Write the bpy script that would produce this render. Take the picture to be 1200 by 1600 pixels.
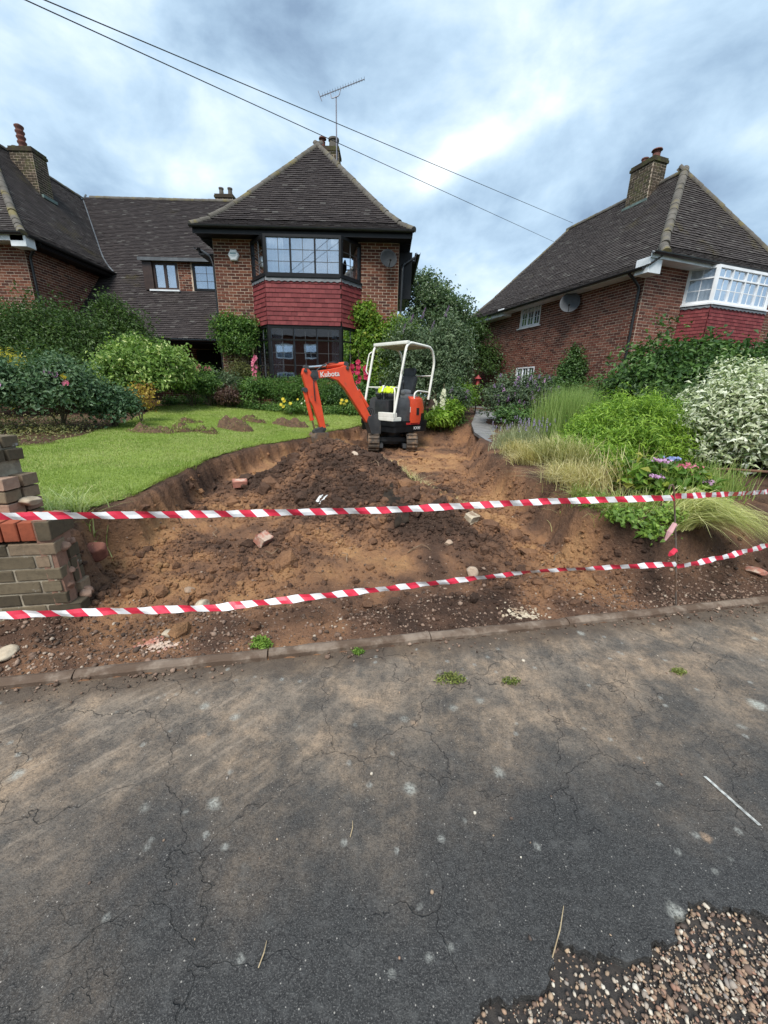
import bpy, bmesh, math, random
import numpy as np
from mathutils import Matrix, Vector
random.seed(7); RNG = np.random.default_rng(11)
S = bpy.context.scene; C = S.collection
for o in list(bpy.data.objects): bpy.data.objects.remove(o)

# ------------------------------------------------------------------ camera
PITCH, ROLL, CAMH = math.radians(17.2), math.radians(1.5), 1.38
cp, sp, cr, sr = math.cos(PITCH), math.sin(PITCH), math.cos(ROLL), math.sin(ROLL)
R0, U0, F0 = Vector((1,0,0)), Vector((0,sp,cp)), Vector((0,cp,-sp))
CR, CU = R0*cr+U0*sr, U0*cr-R0*sr
cd = bpy.data.cameras.new('camera'); cam = bpy.data.objects.new('camera', cd); C.objects.link(cam)
cam.matrix_world = Matrix(((CR.x,CU.x,-F0.x,0),(CR.y,CU.y,-F0.y,0),(CR.z,CU.z,-F0.z,CAMH),(0,0,0,1)))
cd.sensor_fit = 'VERTICAL'; cd.sensor_height = 24; cd.sensor_width = 24; cd.lens = 24*600/1600
cd.clip_start = .02; cd.clip_end = 2000
S.camera = cam
def zc_of(p): return (p[1])*cp-(p[2]-CAMH)*sp

# ------------------------------------------------------------------ sky, sun, exposure
W = bpy.data.worlds.new('World'); S.world = W; W.use_nodes = True
SUN_EL, SUN_AZ = math.radians(54), math.radians(197)   # azimuth from +Y, clockwise
BLOBS = [(.17,1.30,-.85,.20,.075,.19),(.40,1.07,-.85,.18,.08,.20),(.95,1.19,.2,.18,.06,.18),(-.55,1.38,.1,.32,.07,.10),(-.85,1.05,.4,.16,.1,.02),
         (-.22,1.05,.3,.26,.14,-.10),(.62,1.5,.2,.35,.16,-.10),(.80,1.0,.3,.16,.1,-.08),(-.2,1.55,.0,.3,.12,-.04),
         (.5,-1.2,.3,.5,.25,.2),(-1.0,-.6,.8,.4,.2,.18)]
def build_world():
    nt = W.node_tree; nt.nodes.clear(); L = nt.links
    def n(t, ins=None, **kw):
        x = nt.nodes.new(t)
        for k, v in kw.items(): setattr(x, k, v)
        for k, v in (ins or {}).items():
            if isinstance(v, bpy.types.NodeSocket): L.new(v, x.inputs[k])
            else: x.inputs[k].default_value = v
        return x
    def mth(op, a, b=0.0): return n('ShaderNodeMath', {0:a, 1:b}, operation=op).outputs[0]
    sky = n('ShaderNodeTexSky', sky_type='NISHITA', sun_disc=False, sun_elevation=SUN_EL, sun_rotation=SUN_AZ, air_density=1.0, dust_density=2.0)
    tc = n('ShaderNodeTexCoord').outputs['Generated']
    sep = n('ShaderNodeSeparateXYZ', {0:tc})
    dz = mth('ADD', mth('MAXIMUM', sep.outputs[2], 0.0), .25)
    px, py = mth('DIVIDE', sep.outputs[0], dz), mth('DIVIDE', sep.outputs[1], dz)
    pv = n('ShaderNodeCombineXYZ', {0:px, 1:py, 2:0.3}).outputs[0]
    rot = n('ShaderNodeMapping', {0:pv, 'Rotation':(0,0,math.radians(-40)), 'Scale':(1.0,.55,1)}, vector_type='TEXTURE').outputs[0]
    warp = n('ShaderNodeTexNoise', {'Vector':pv,'Scale':2.0,'Detail':1.0,'Roughness':.5}).outputs['Color']
    wsc = n('ShaderNodeVectorMath', {0:n('ShaderNodeVectorMath', {0:warp, 1:(.5,.5,.5)}, operation='SUBTRACT').outputs[0], 'Scale':.30}, operation='SCALE').outputs[0]
    pw = n('ShaderNodeVectorMath', {0:pv, 1:wsc}, operation='ADD').outputs[0]
    rot = n('ShaderNodeMapping', {0:tc, 'Location':(.7,.2,.4), 'Scale':(1.0,1.0,1.75)}).outputs[0]
    val = n('ShaderNodeTexNoise', {'Vector':rot,'Scale':3.6,'Detail':7.0,'Roughness':.55,'Distortion':.2}).outputs[0]
    val = mth('ADD', mth('MULTIPLY', mth('SUBTRACT', val, .5), 1.15), .53)
    def blob(cx, cy, ang, rx, ry, amp):
        m = n('ShaderNodeMapping', {0:pw, 'Location':(cx,cy,.3), 'Rotation':(0,0,ang), 'Scale':(rx,ry,1)}, vector_type='TEXTURE').outputs[0]
        d = n('ShaderNodeVectorMath', {0:m, 1:m}, operation='DOT_PRODUCT').outputs['Value']
        return mth('DIVIDE', amp, mth('ADD', mth('MULTIPLY', d, d), 1.0))
    # thin bright places and heavy dark places in the cloud deck
    for b in BLOBS: val = mth('ADD', val, blob(*b))
    rmp = n('ShaderNodeValToRGB', {0:val})
    e = rmp.color_ramp.elements
    e[0].position, e[0].color = .28, (1.55,2.25,3.2,1)
    e[1].position, e[1].color = .82, (6.6,7.0,7.2,1)
    for p_, c_ in ((.41,(2.35,3.3,4.35,1)),(.54,(3.3,4.4,5.45,1)),(.68,(4.7,5.6,6.4,1))):
        x = e.new(p_); x.color = c_
    mix = n('ShaderNodeMix', {0:.92, 6:sky.outputs[0], 7:rmp.outputs[0]}, data_type='RGBA')
    bg = n('ShaderNodeBackground', {'Color':mix.outputs[2], 'Strength':.1})
    out = n('ShaderNodeOutputWorld', {0:bg.outputs[0]})
build_world()
sl = bpy.data.lights.new('sun', 'SUN'); sl.energy = 2.4; sl.angle = math.radians(28); sl.color = (1,.97,.92)
sun = bpy.data.objects.new('sun', sl); C.objects.link(sun)
sdir = Vector((math.sin(SUN_AZ)*math.cos(SUN_EL), math.cos(SUN_AZ)*math.cos(SUN_EL), math.sin(SUN_EL)))
sun.rotation_euler = sdir.to_track_quat('Z','Y').to_euler(); sun.location = (0,0,30)
S.view_settings.view_transform = 'Standard'; S.view_settings.look = 'None'
S.view_settings.exposure = .92; S.view_settings.gamma = 1.0; S.view_settings.use_curve_mapping = False
S.render.engine = 'CYCLES'; S.cycles.use_denoising = True; S.cycles.max_bounces = 4; S.cycles.diffuse_bounces = 3; S.cycles.glossy_bounces = 3
S.cycles.transparent_max_bounces = 12

# ------------------------------------------------------------------ helpers: materials
class NT:
    def __init__(s, name):
        s.m = bpy.data.materials.new(name); s.m.use_nodes = True; s.t = s.m.node_tree; s.t.nodes.clear()
        s.out = s.t.nodes.new('ShaderNodeOutputMaterial')
        s.pos = s.n('ShaderNodeNewGeometry').outputs['Position']
    def n(s, t, ins=None, **kw):
        x = s.t.nodes.new(t)
        for k, v in kw.items(): setattr(x, k, v)
        for k, v in (ins or {}).items():
            if isinstance(v, bpy.types.NodeSocket): s.t.links.new(v, x.inputs[k])
            elif isinstance(v, tuple) and len(v) == 3 and x.inputs[k].type == 'RGBA': x.inputs[k].default_value = (*v, 1)
            else: x.inputs[k].default_value = v
        return x
    def noise(s, scale, detail=4, rough=.55, dist=0, vec=None): return s.n('ShaderNodeTexNoise', {'Vector':vec or s.pos, 'Scale':scale, 'Detail':detail, 'Roughness':rough, 'Distortion':dist}).outputs[0]
    def mth(s, op, a, b=0.0, c=0.0): return s.n('ShaderNodeMath', {0:a, 1:b, 2:c}, operation=op).outputs[0]
    def mix(s, f, a, b, mode='MIX'): return s.n('ShaderNodeMix', {0:f, 6:a, 7:b}, data_type='RGBA', blend_type=mode).outputs[2]
    def step(s, v, a, b): return s.n('ShaderNodeMapRange', {0:v, 1:a, 2:b}, interpolation_type='SMOOTHSTEP').outputs[0]
    def ramp(s, v, stops):
        r = s.n('ShaderNodeValToRGB', {0:v}); e = r.color_ramp.elements
        e[0].position, e[0].color = stops[0][0], (*stops[0][1],1); e[1].position, e[1].color = stops[-1][0], (*stops[-1][1],1)
        for p_, c_ in stops[1:-1]: x = e.new(p_); x.color = (*c_,1)
        return r.outputs[0]
    def rnd(s):
        a = s.n('ShaderNodeAttribute', attribute_name='rnd').outputs['Fac']; o = s.n('ShaderNodeObjectInfo').outputs['Random']
        return s.mth('FRACT', s.mth('ADD', a, o))
    def bump(s, h, strength=.3, dist=.01): return s.n('ShaderNodeBump', {'Height':h, 'Strength':strength, 'Distance':dist}).outputs[0]
    def done(s, col, rough=.8, nrm=None, spec=.3, metal=0.0, **kw):
        ins = {'Base Color':col, 'Roughness':rough, 'Specular IOR Level':spec, 'Metallic':metal}
        if nrm is not None: ins['Normal'] = nrm
        ins.update(kw)
        b = s.n('ShaderNodeBsdfPrincipled', ins); s.t.links.new(b.outputs[0], s.out.inputs[0]); return s.m
def plain(name, c1, c2=None, scale=9, rough=.6, bump=.15, spec=.4, metal=0.0, dirt=None, dscale=3.0, dlo=.5, dhi=.7):
    t = NT(name); nz = t.noise(scale, 5)
    col = t.mix(t.step(nz,.35,.65), c1, c2 or tuple(v*.8 for v in c1))
    if dirt: col = t.mix(t.step(t.noise(dscale,6,.65), dlo, dhi), col, dirt)
    return t.done(col, rough, t.bump(t.noise(scale*6,4), bump, .004), spec, metal)
def ramped(name, stops, rough=.8, var=.35, nscale=40, bump=.4, bdist=.004, spec=.25, moss=None, mscale=1.2, mlo=.55, mhi=.72):
    t = NT(name); r = t.rnd(); col = t.ramp(r, stops)
    nz = t.noise(nscale, 5, .65)
    col = t.mix(var, col, t.mix(nz, (0,0,0), tuple(2.0 for _ in range(3))), 'MULTIPLY') if False else t.mix(t.mth('MULTIPLY', t.step(nz,.4,.75), var), col, t.mix(.6, col, (.02,.018,.016)))
    if moss: col = t.mix(t.mth('MULTIPLY', t.step(t.noise(mscale,6,.65), mlo, mhi), t.step(t.noise(26,3),.35,.6)), col, moss)
    return t.done(col, rough, t.bump(nz, bump, bdist), spec)
def leafmat(name, stops, trans=.3, rough=.5, spec=.35):
    t = NT(name); col = t.ramp(t.rnd(), stops)
    b = t.n('ShaderNodeBsdfPrincipled', {'Base Color':col, 'Roughness':rough, 'Specular IOR Level':spec})
    tr = t.n('ShaderNodeBsdfTranslucent', {'Color':t.mix(.5, col, t.mix(1.0, col, (1.5,1.7,.5), 'MULTIPLY'))})
    mx = t.n('ShaderNodeMixShader', {0:trans, 1:b.outputs[0], 2:tr.outputs[0]})
    t.t.links.new(mx.outputs[0], t.out.inputs[0]); return t.m

# ------------------------------------------------------------------ helpers: geometry
FR = {}     # root -> (frame matrix, origin in frame space)
def tag(o, label=None, cat=None, group=None, kind=None):
    if label: o['label'] = label
    if cat: o['category'] = cat
    if group: o['group'] = group
    if kind: o['kind'] = kind
    return o
def thing(name, label, cat, org=(0,0,0), frame=None, group=None):
    o = bpy.data.objects.new(name, None); C.objects.link(o); o.empty_display_size = .1
    f = frame or Matrix.Identity(4); o.matrix_world = f @ Matrix.Translation(org); FR[o] = (f, Vector(org))
    return tag(o, label, cat, group)
def fast_mesh(name, V, F, mats, rnd=None, mi=None, smooth=False):
    """V (n,3), F (m,k) array of one polygon size, or list of lists"""
    me = bpy.data.meshes.new(name)
    V = np.asarray(V, dtype=np.float32).reshape(-1,3)
    if isinstance(F, np.ndarray):
        m, k = F.shape; idx = F.astype(np.int32).ravel(); st = np.arange(m, dtype=np.int32)*k
    else:
        m = len(F); ln = np.array([len(f) for f in F], dtype=np.int32); st = np.concatenate(([0], np.cumsum(ln)[:-1])).astype(np.int32)
        idx = np.fromiter((i for f in F for i in f), dtype=np.int32)
    me.vertices.add(len(V)); me.vertices.foreach_set('co', V.ravel())
    me.loops.add(len(idx)); me.loops.foreach_set('vertex_index', idx)
    me.polygons.add(m); me.polygons.foreach_set('loop_start', st)
    if mi is not None: me.polygons.foreach_set('material_index', np.asarray(mi, dtype=np.int32))
    me.polygons.foreach_set('use_smooth', np.full(m, bool(smooth)))
    for x in (mats if isinstance(mats, (list,tuple)) else [mats]): me.materials.append(x)
    if rnd is not None:
        a = me.attributes.new('rnd', 'FLOAT', 'POINT'); a.data.foreach_set('value', np.asarray(rnd, dtype=np.float32))
    me.update(calc_edges=True); me.validate()
    return me
def link(name, me, parent=None, local=None):
    o = bpy.data.objects.new(name, me); C.objects.link(o)
    if parent is not None:
        o.parent = parent
        if parent not in FR: pass
    if local is not None: o.matrix_local = local
    return o
def root_of(p):
    while p.parent is not None: p = p.parent
    return p
def part(name, V, F, mats, parent=None, rnd=None, mi=None, smooth=False, kind=None):
    """vertices are given in the frame space of the root thing"""
    V = np.asarray(V, dtype=np.float64).reshape(-1,3)
    if parent is not None:
        r = root_of(parent); V = V - np.array(FR[r][1])
    me = fast_mesh(name, V, F, mats, rnd, mi, smooth)
    o = link(name, me, parent)
    if kind: o['kind'] = kind
    return o
class MB:
    def __init__(s): s.v = []; s.f = []; s.m = []; s.r = []
    def add(s, vs, fs, mi=0, r=0.0):
        b = len(s.v); s.v += [tuple(v) for v in vs]; s.f += [tuple(i+b for i in f) for f in fs]; s.m += [mi]*len(fs); s.r += [r]*len(vs); return s
    def box(s, lo, hi, M=None, mi=0, r=0.0, bev=0.0):
        x0,y0,z0 = lo; x1,y1,z1 = hi
        if bev <= 0:
            vs = [(x0,y0,z0),(x1,y0,z0),(x1,y1,z0),(x0,y1,z0),(x0,y0,z1),(x1,y0,z1),(x1,y1,z1),(x0,y1,z1)]
            fs = [(3,2,1,0),(4,5,6,7),(0,1,5,4),(1,2,6,5),(2,3,7,6),(3,0,4,7)]
        else:
            bm = bmesh.new(); bmesh.ops.create_cube(bm, size=1)
            for v in bm.verts: v.co = Vector(((x0+x1)/2+v.co.x*(x1-x0), (y0+y1)/2+v.co.y*(y1-y0), (z0+z1)/2+v.co.z*(z1-z0)))
            bmesh.ops.bevel(bm, geom=bm.edges[:], offset=bev, segments=2, affect='EDGES', profile=.6)
            bm.verts.index_update(); vs = [v.co.copy() for v in bm.verts]; fs = [[v.index for v in f.verts] for f in bm.faces]; bm.free()
        if M is not None: vs = [M @ Vector(v) for v in vs]
        return s.add(vs, fs, mi, r)
    def prism(s, poly, ext, M=None, mi=0, r=0.0):
        """poly: 3-D points of one cap, ext: extrusion vector"""
        n = len(poly); e = Vector(ext); vs = [Vector(p) for p in poly]+[Vector(p)+e for p in poly]
        fs = [tuple(range(n))[::-1], tuple(range(n,2*n))]+[(i,(i+1)%n,(i+1)%n+n,i+n) for i in range(n)]
        if M is not None: vs = [M @ v for v in vs]
        return s.add(vs, fs, mi, r)
    def tube(s, pts, rad, seg=8, mi=0, r=0.0, caps=True, M=None):
        pts = [Vector(p) for p in pts]
        if M is not None: pts = [M @ p for p in pts]
        n = len(pts); rad = [rad]*n if not isinstance(rad, (list,tuple)) else rad
        ref = None; vs = []; fs = []
        for i, p in enumerate(pts):
            d = (pts[min(i+1,n-1)]-pts[max(i-1,0)]).normalized()
            if ref is None: ref = d.orthogonal().normalized()
            a = (ref-d*ref.dot(d)); a = a.normalized() if a.length > 1e-6 else d.orthogonal().normalized(); ref = a; b = d.cross(a)
            for k in range(seg):
                t = 2*math.pi*k/seg; vs.append(p+(a*math.cos(t)+b*math.sin(t))*rad[i])
        for i in range(n-1):
            for k in range(seg): fs.append((i*seg+k, i*seg+(k+1)%seg, (i+1)*seg+(k+1)%seg, (i+1)*seg+k))
        if caps: fs += [tuple(range(seg))[::-1], tuple(range((n-1)*seg, n*seg))]
        return s.add(vs, fs, mi, r)
    def cyl(s, a, b, rad, seg=16, mi=0, r=0.0, M=None): return s.tube([a,b], rad, seg, mi, r, True, M)
    def lathe(s, c, prof, seg=16, mi=0, r=0.0, axis='Z', M=None):
        """prof: (radius, height) list about axis through c"""
        vs = []; fs = []; c = Vector(c)
        for (q, h) in prof:
            for k in range(seg):
                t = 2*math.pi*k/seg; x, y = q*math.cos(t), q*math.sin(t)
                vs.append(c+(Vector((x,y,h)) if axis == 'Z' else Vector((h,x,y)) if axis == 'X' else Vector((x,h,y))))
        for i in range(len(prof)-1):
            for k in range(seg): fs.append((i*seg+k, i*seg+(k+1)%seg, (i+1)*seg+(k+1)%seg, (i+1)*seg+k))
        fs += [tuple(range(seg))[::-1], tuple(range((len(prof)-1)*seg, len(prof)*seg))]
        if M is not None: vs = [M @ v for v in vs]
        return s.add(vs, fs, mi, r)
    def build(s, name, mats, parent=None, smooth=False, kind=None):
        o = part(name, s.v, s.f, mats, parent, s.r, s.m, False, kind)
        if smooth:
            me = o.data; bm = bmesh.new(); bm.from_mesh(me); bmesh.ops.recalc_face_normals(bm, faces=bm.faces); bm.to_mesh(me); bm.free()
            me.polygons.foreach_set('use_smooth', np.full(len(me.polygons), True)); me.set_sharp_from_angle(angle=math.radians(38)); me.update()
        return o
def arc(p0, p1, p2, n=8):
    """quadratic curve through control points"""
    p0, p1, p2 = Vector(p0), Vector(p1), Vector(p2)
    return [p0*(1-t)**2+p1*2*t*(1-t)+p2*t*t for t in (i/n for i in range(n+1))]
def rounded(pts, rad, n=5):
    pts = [Vector(p) for p in pts]; out = [pts[0]]
    for i in range(1, len(pts)-1):
        a, b, c_ = pts[i-1], pts[i], pts[i+1]; r = min(rad, (a-b).length*.45, (c_-b).length*.45)
        out += arc(b+(a-b).normalized()*r, b, b+(c_-b).normalized()*r, n)
    return out+[pts[-1]]
# ------------------------------------------------------------------ building helpers: bricks, tiles, windows
Z3 = Vector((0,0,1))
def basis(u, v, w, p): return Matrix(((u.x,v.x,w.x,p.x),(u.y,v.y,w.y,p.y),(u.z,v.z,w.z,p.z),(0,0,0,1)))
def brick_items(O, u, n, width, z0, z1, openings=(), ph=0.0, L=.225, hh=.075, top=None):
    """stretcher bond on the vertical plane through O: list of (centre, u, n, length)"""
    out = []; O = Vector(O); k = 0; z = z0
    while z+hh*.6 < z1:
        iv = [(0.0, width)]
        for (a, b, c_, d) in openings:
            if z+hh*.5 > c_ and z+hh*.5 < d:
                nv = []
                for (p, q) in iv:
                    if b <= p or a >= q: nv.append((p,q)); continue
                    if a > p: nv.append((p,a))
                    if b < q: nv.append((b,q))
                iv = nv
        if top is not None: iv = [(max(p, top(z)[0]), min(q, top(z)[1])) for p, q in iv]
        off = (.5*L if k % 2 else 0)+ph
        for (p, q) in iv:
            if q-p < .03: continue
            i = math.floor((p-off)/L)
            while True:
                a, b = off+i*L, off+(i+1)*L; i += 1
                if a >= q: break
                a, b = max(a,p), min(b,q)
                if b-a < .035: continue
                out.append((O+u*((a+b)/2)+Z3*(z+hh/2), u, n, b-a-.0135))
        z += hh; k += 1
    return out
def unit_box(lo, hi):
    m = MB(); m.box(lo, hi); return m
UB = [(-.5,-.03,-.5),(.5,-.03,-.5),(.5,.5,-.5),(-.5,.5,-.5),(-.5,-.03,.5),(.5,-.03,.5),(.5,.5,.5),(-.5,.5,.5)]
BF = [(2,3,7,6),(1,2,6,5),(3,0,4,7),(4,5,6,7),(3,2,1,0)]
def place_bricks(wall, items, mat, score, nmax=300, hb=.0615, proud=.005, name='brick', rest='brickwork'):
    r = root_of(wall); org = FR[r][1]
    full = max(i[3] for i in items)
    sc = [(score(i) if i[3] > full-.004 else -1) for i in items]
    order = sorted(range(len(items)), key=lambda i: -sc[i]); pick = set(i for i in order[:nmax] if sc[i] > 0)
    bv = [(x*full, -.03 if y < 0 else proud, z*hb) for x, y, z in UB]
    me = fast_mesh(name, bv, BF, mat, [0.0]*8)
    me2 = [me]
    V = []; F = []; R = []
    for i, (c, u, n, w) in enumerate(items):
        j = random.uniform(-.0022,.003)
        if i in pick:
            o = link(name, me, wall); o.matrix_local = basis(u, n, Z3, c-org+n*j)
        else:
            b = len(V); rr = random.random()
            for x, y, z in UB: V.append(c+u*(x*w)+n*((-.03 if y < 0 else proud)+j)+Z3*(z*hb))
            F += [tuple(q+b for q in f) for f in BF]; R += [rr]*8
    if V: part(rest, V, F, mat, wall, R, kind='stuff')
    return len(pick)
def wall_sheet(mb, O, u, n, width, z0, z1, openings=(), reveal=.1, mi=0):
    """mortar face with openings cut and reveals going inwards"""
    O = Vector(O)
    us = sorted({0.0, width, *[v for o in openings for v in o[:2] if 0 <= v <= width]}); zs = sorted({z0, z1, *[v for o in openings for v in o[2:] if z0 <= v <= z1]})
    for i in range(len(us)-1):
        for j in range(len(zs)-1):
            uc, zc = (us[i]+us[i+1])/2, (zs[j]+zs[j+1])/2
            if any(a < uc < b and c_ < zc < d for a, b, c_, d in openings): continue
            P = lambda a, z: O+u*a+Z3*z
            mb.add([P(us[i],zs[j]),P(us[i+1],zs[j]),P(us[i+1],zs[j+1]),P(us[i],zs[j+1])], [(0,1,2,3)], mi)
    for a, b, c_, d in openings:
        q = [O+u*a+Z3*c_, O+u*b+Z3*c_, O+u*b+Z3*d, O+u*a+Z3*d]
        for i in range(4):
            p0, p1 = q[i], q[(i+1)%4]; mb.add([p0,p1,p1-n*reveal,p0-n*reveal], [(0,1,2,3)], mi)
UT = [(-.5,0,0),(.5,0,0),(.5,1,0),(-.5,1,0),(-.5,0,1),(.5,0,1),(.5,1,1),(-.5,1,1)]
TF = [(4,5,6,7),(0,1,5,4),(1,2,6,5),(3,0,4,7),(3,2,1,0)]
def tile_items(O, u, w, prof, umin, umax, gauge=.1, tw=.167, hole=None):
    """plain tiles on a (possibly curved) slope; returns items and the boarding strips under them"""
    O = Vector(O); ln = [0.0]
    for i in range(1, len(prof)): ln.append(ln[-1]+math.dist(prof[i-1], prof[i]))
    def at(s):
        for i in range(1, len(prof)):
            if s <= ln[i] or i == len(prof)-1:
                t = (s-ln[i-1])/(ln[i]-ln[i-1]); a, b = prof[i-1], prof[i]; L = ln[i]-ln[i-1]
                return a[0]+(b[0]-a[0])*t, a[1]+(b[1]-a[1])*t, ((b[0]-a[0])/L, (b[1]-a[1])/L)
    items = []; strips = []; s = 0.0; k = 0
    while s < ln[-1]-.01:
        r, z, tg = at(s); r2, z2, _ = at(min(s+gauge, ln[-1])); T = (w*tg[0]+Z3*tg[1]).normalized(); N = u.cross(T).normalized()
        us = u
        if N.z < 0: N = -N; us = -u
        a, b = umin(r), umax(r); a2, b2 = umin(r2), umax(r2)
        strips.append([O+u*a+w*r+Z3*z, O+u*b+w*r+Z3*z, O+u*b2+w*r2+Z3*z2, O+u*a2+w*r2+Z3*z2])
        off = tw*.5*(k%2)+.02*random.random(); i = math.floor((a-off)/tw)
        while True:
            p, q = off+i*tw, off+(i+1)*tw; i += 1
            if p >= b: break
            p, q = max(p,a), min(q,b)
            if q-p < .03: continue
            if hole and hole(O+u*((p+q)/2)+w*r+Z3*z): continue
            items.append((O+u*((p+q)/2)+w*r+Z3*z, us, T, N, q-p-.004))
        s += gauge; k += 1
    return items, strips
def place_tiles(roof, items, mat, score, nmax=300, leng=.128, name='tile', rest='tiling', t0=.036, jit=1.0):
    r = root_of(roof); org = FR[r][1]; full = max(i[4] for i in items)
    sc = [(score(i) if i[4] > full-.004 else -1) for i in items]
    order = sorted(range(len(items)), key=lambda i: -sc[i]); pick = set(i for i in order[:nmax] if sc[i] > 0)
    zt = lambda y, z: (t0 if y == 0 else .010)-.014*(1-z)
    me = fast_mesh(name, [(x*full, y*leng, zt(y,z)) for x, y, z in UT], TF, mat, [0.0]*8)
    V = []; F = []; R = []
    for i, (c, u, T, N, w) in enumerate(items):
        a = random.gauss(0,.006)*jit; lift = random.uniform(-.002,.004)*jit; sl = random.uniform(-.004,.004)*jit
        if random.random() < .03*jit: lift += .006; a *= 2.5
        uu = (u*math.cos(a)+T*math.sin(a)); TT = (T*math.cos(a)-u*math.sin(a)); c2 = c+N*lift+T*sl
        if i in pick:
            o = link(name, me, roof); o.matrix_local = basis(uu, TT, N, c2-org)
        else:
            b = len(V); rr = random.random()
            for x, y, z in UT: V.append(c2+uu*(x*w)+TT*(y*leng)+N*zt(y,z))
            F += [tuple(q+b for q in f) for f in TF]; R += [rr]*8
    if V: part(rest, V, F, mat, roof, R, kind='stuff')
def hip_tiles(roof, pts, mat, rad=.085, step=.3, name='hip_tile'):
    """half-round tiles end to end along a polyline"""
    r = root_of(roof); org = FR[r][1]; pts = [Vector(p) for p in pts]; n = 10
    V = []; F = []
    for y, q in ((-.02, rad*1.08),(step*1.02, rad)):
        for k in range(n+1):
            t = math.radians(-15+210*k/n); V.append((q*math.cos(t), y, q*math.sin(t)-rad*.35))
    for k in range(n): F.append((k,k+1,n+2+k,n+1+k))
    F.append(tuple(range(n+1))[::-1])
    me = fast_mesh(name, V, F, mat, [0.0]*len(V), smooth=False)
    ln = [0.0]
    for i in range(1,len(pts)): ln.append(ln[-1]+(pts[i]-pts[i-1]).length)
    s = 0.0
    while s < ln[-1]-step*.3:
        for i in range(1,len(pts)):
            if s <= ln[i] or i == len(pts)-1:
                T = (pts[i]-pts[i-1]).normalized(); p = pts[i-1]+T*(s-ln[i-1]); break
        u = T.cross(Z3).normalized(); N = u.cross(T).normalized()
        o = link(name, me, roof); o.matrix_local = basis(u, T, N, p-org+N*random.uniform(-.004,.006)); s += step
def window(parent, O, u, n, w, h, cols, bars, fm, gm, lm=None, fw=.06, name='window', depth=.07, lead=(0,0), transom=None, colw=None, barw=.035):
    """O lower-left outside corner; cols: number of lights; transom: height fraction of a bar; lead: (columns, rows) of cames per light"""
    O = Vector(O); m = MB(); Mx = basis(u, n, Z3, O)   # local x along, y outwards, z up
    def bx(a, b, c_, d, y0=-depth, y1=.0): m.box((a,y0,c_),(b,y1,d), Mx)
    bx(0,fw,0,h); bx(w-fw,w,0,h); bx(fw,w-fw,0,fw); bx(fw,w-fw,h-fw,h)
    cw = (w-2*fw-(cols-1)*barw)/cols; xs = []
    x = fw
    for i in range(cols):
        xs.append((x, x+cw)); x += cw
        if i < cols-1: bx(x, x+barw, fw, h-fw, -depth+.004, -.004); x += barw
    cells = []
    for (a, b) in xs:
        if transom:
            zt = h*transom; bx(a, b, zt-barw/2, zt+barw/2, -depth+.006, -.006); cells += [(a,b,fw,zt-barw/2),(a,b,zt+barw/2,h-fw)]
        else: cells.append((a,b,fw,h-fw))
    wo = m.build(name, fm, parent)
    for (a, b, c_, d) in cells:
        g = MB(); g.box((a-.004,-depth*.62,c_-.004),(b+.004,-depth*.5,d+.004), Mx); g.build('pane', gm, wo)
        if lm and (lead[0] > 1 or lead[1] > 1):
            k = MB(); t = lead[2] if len(lead) > 2 else .006
            rows = max(1, round(lead[1]*(d-c_)/(h-2*fw)))
            for i in range(1, lead[0]): x = a+(b-a)*i/lead[0]; k.box((x-t,-depth*.5,c_),(x+t,-depth*.5+.012,d), Mx)
            for i in range(1, rows): z = c_+(d-c_)*i/rows; k.box((a,-depth*.5+.001,z-t),(b,-depth*.5+.010,z+t), Mx)
            if k.v: k.build('glazing_bar', lm, wo)
    return wo
def curtain(parent, O, u, w, z0, z1, mat, name='curtain', amp=.02, waves=8):
    O = Vector(O); n = u.cross(Z3); V = []; F = []; k = waves*6
    for i in range(k+1):
        p = O+u*(w*i/k)+n*(amp*math.sin(2*math.pi*waves*i/k)+.01*math.sin(7.3*i/k)); V += [(p.x,p.y,z0),(p.x,p.y,z1)]
    for i in range(k): F.append((2*i,2*i+2,2*i+3,2*i+1))
    return part(name, V, F, mat, parent, smooth=True)
def gutter(parent, a, b, mat, rad=.06, name='gutter'):
    a, b = Vector(a), Vector(b); d = (b-a).normalized(); s = d.cross(Z3).normalized(); V = []; F = []; k = 8
    for p in (a,b):
        for q in (rad, rad*.86):
            for i in range(k+1):
                t = math.pi*i/k; V.append(p+s*(q*math.cos(t))-Z3*(q*math.sin(t)))
    e = 2*(k+1)
    for i in range(k): F += [(i,i+1,e+i+1,e+i),(k+1+i+1,k+1+i,e+k+1+i,e+k+2+i),(i+1,i,k+1+i,k+2+i),(e+i,e+i+1,e+k+2+i,e+k+1+i)]
    F += [(0,e,e+k+1,k+1),(k,2*k+1,e+2*k+1,e+k)]
    return part(name, V, F, mat, parent)

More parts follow.
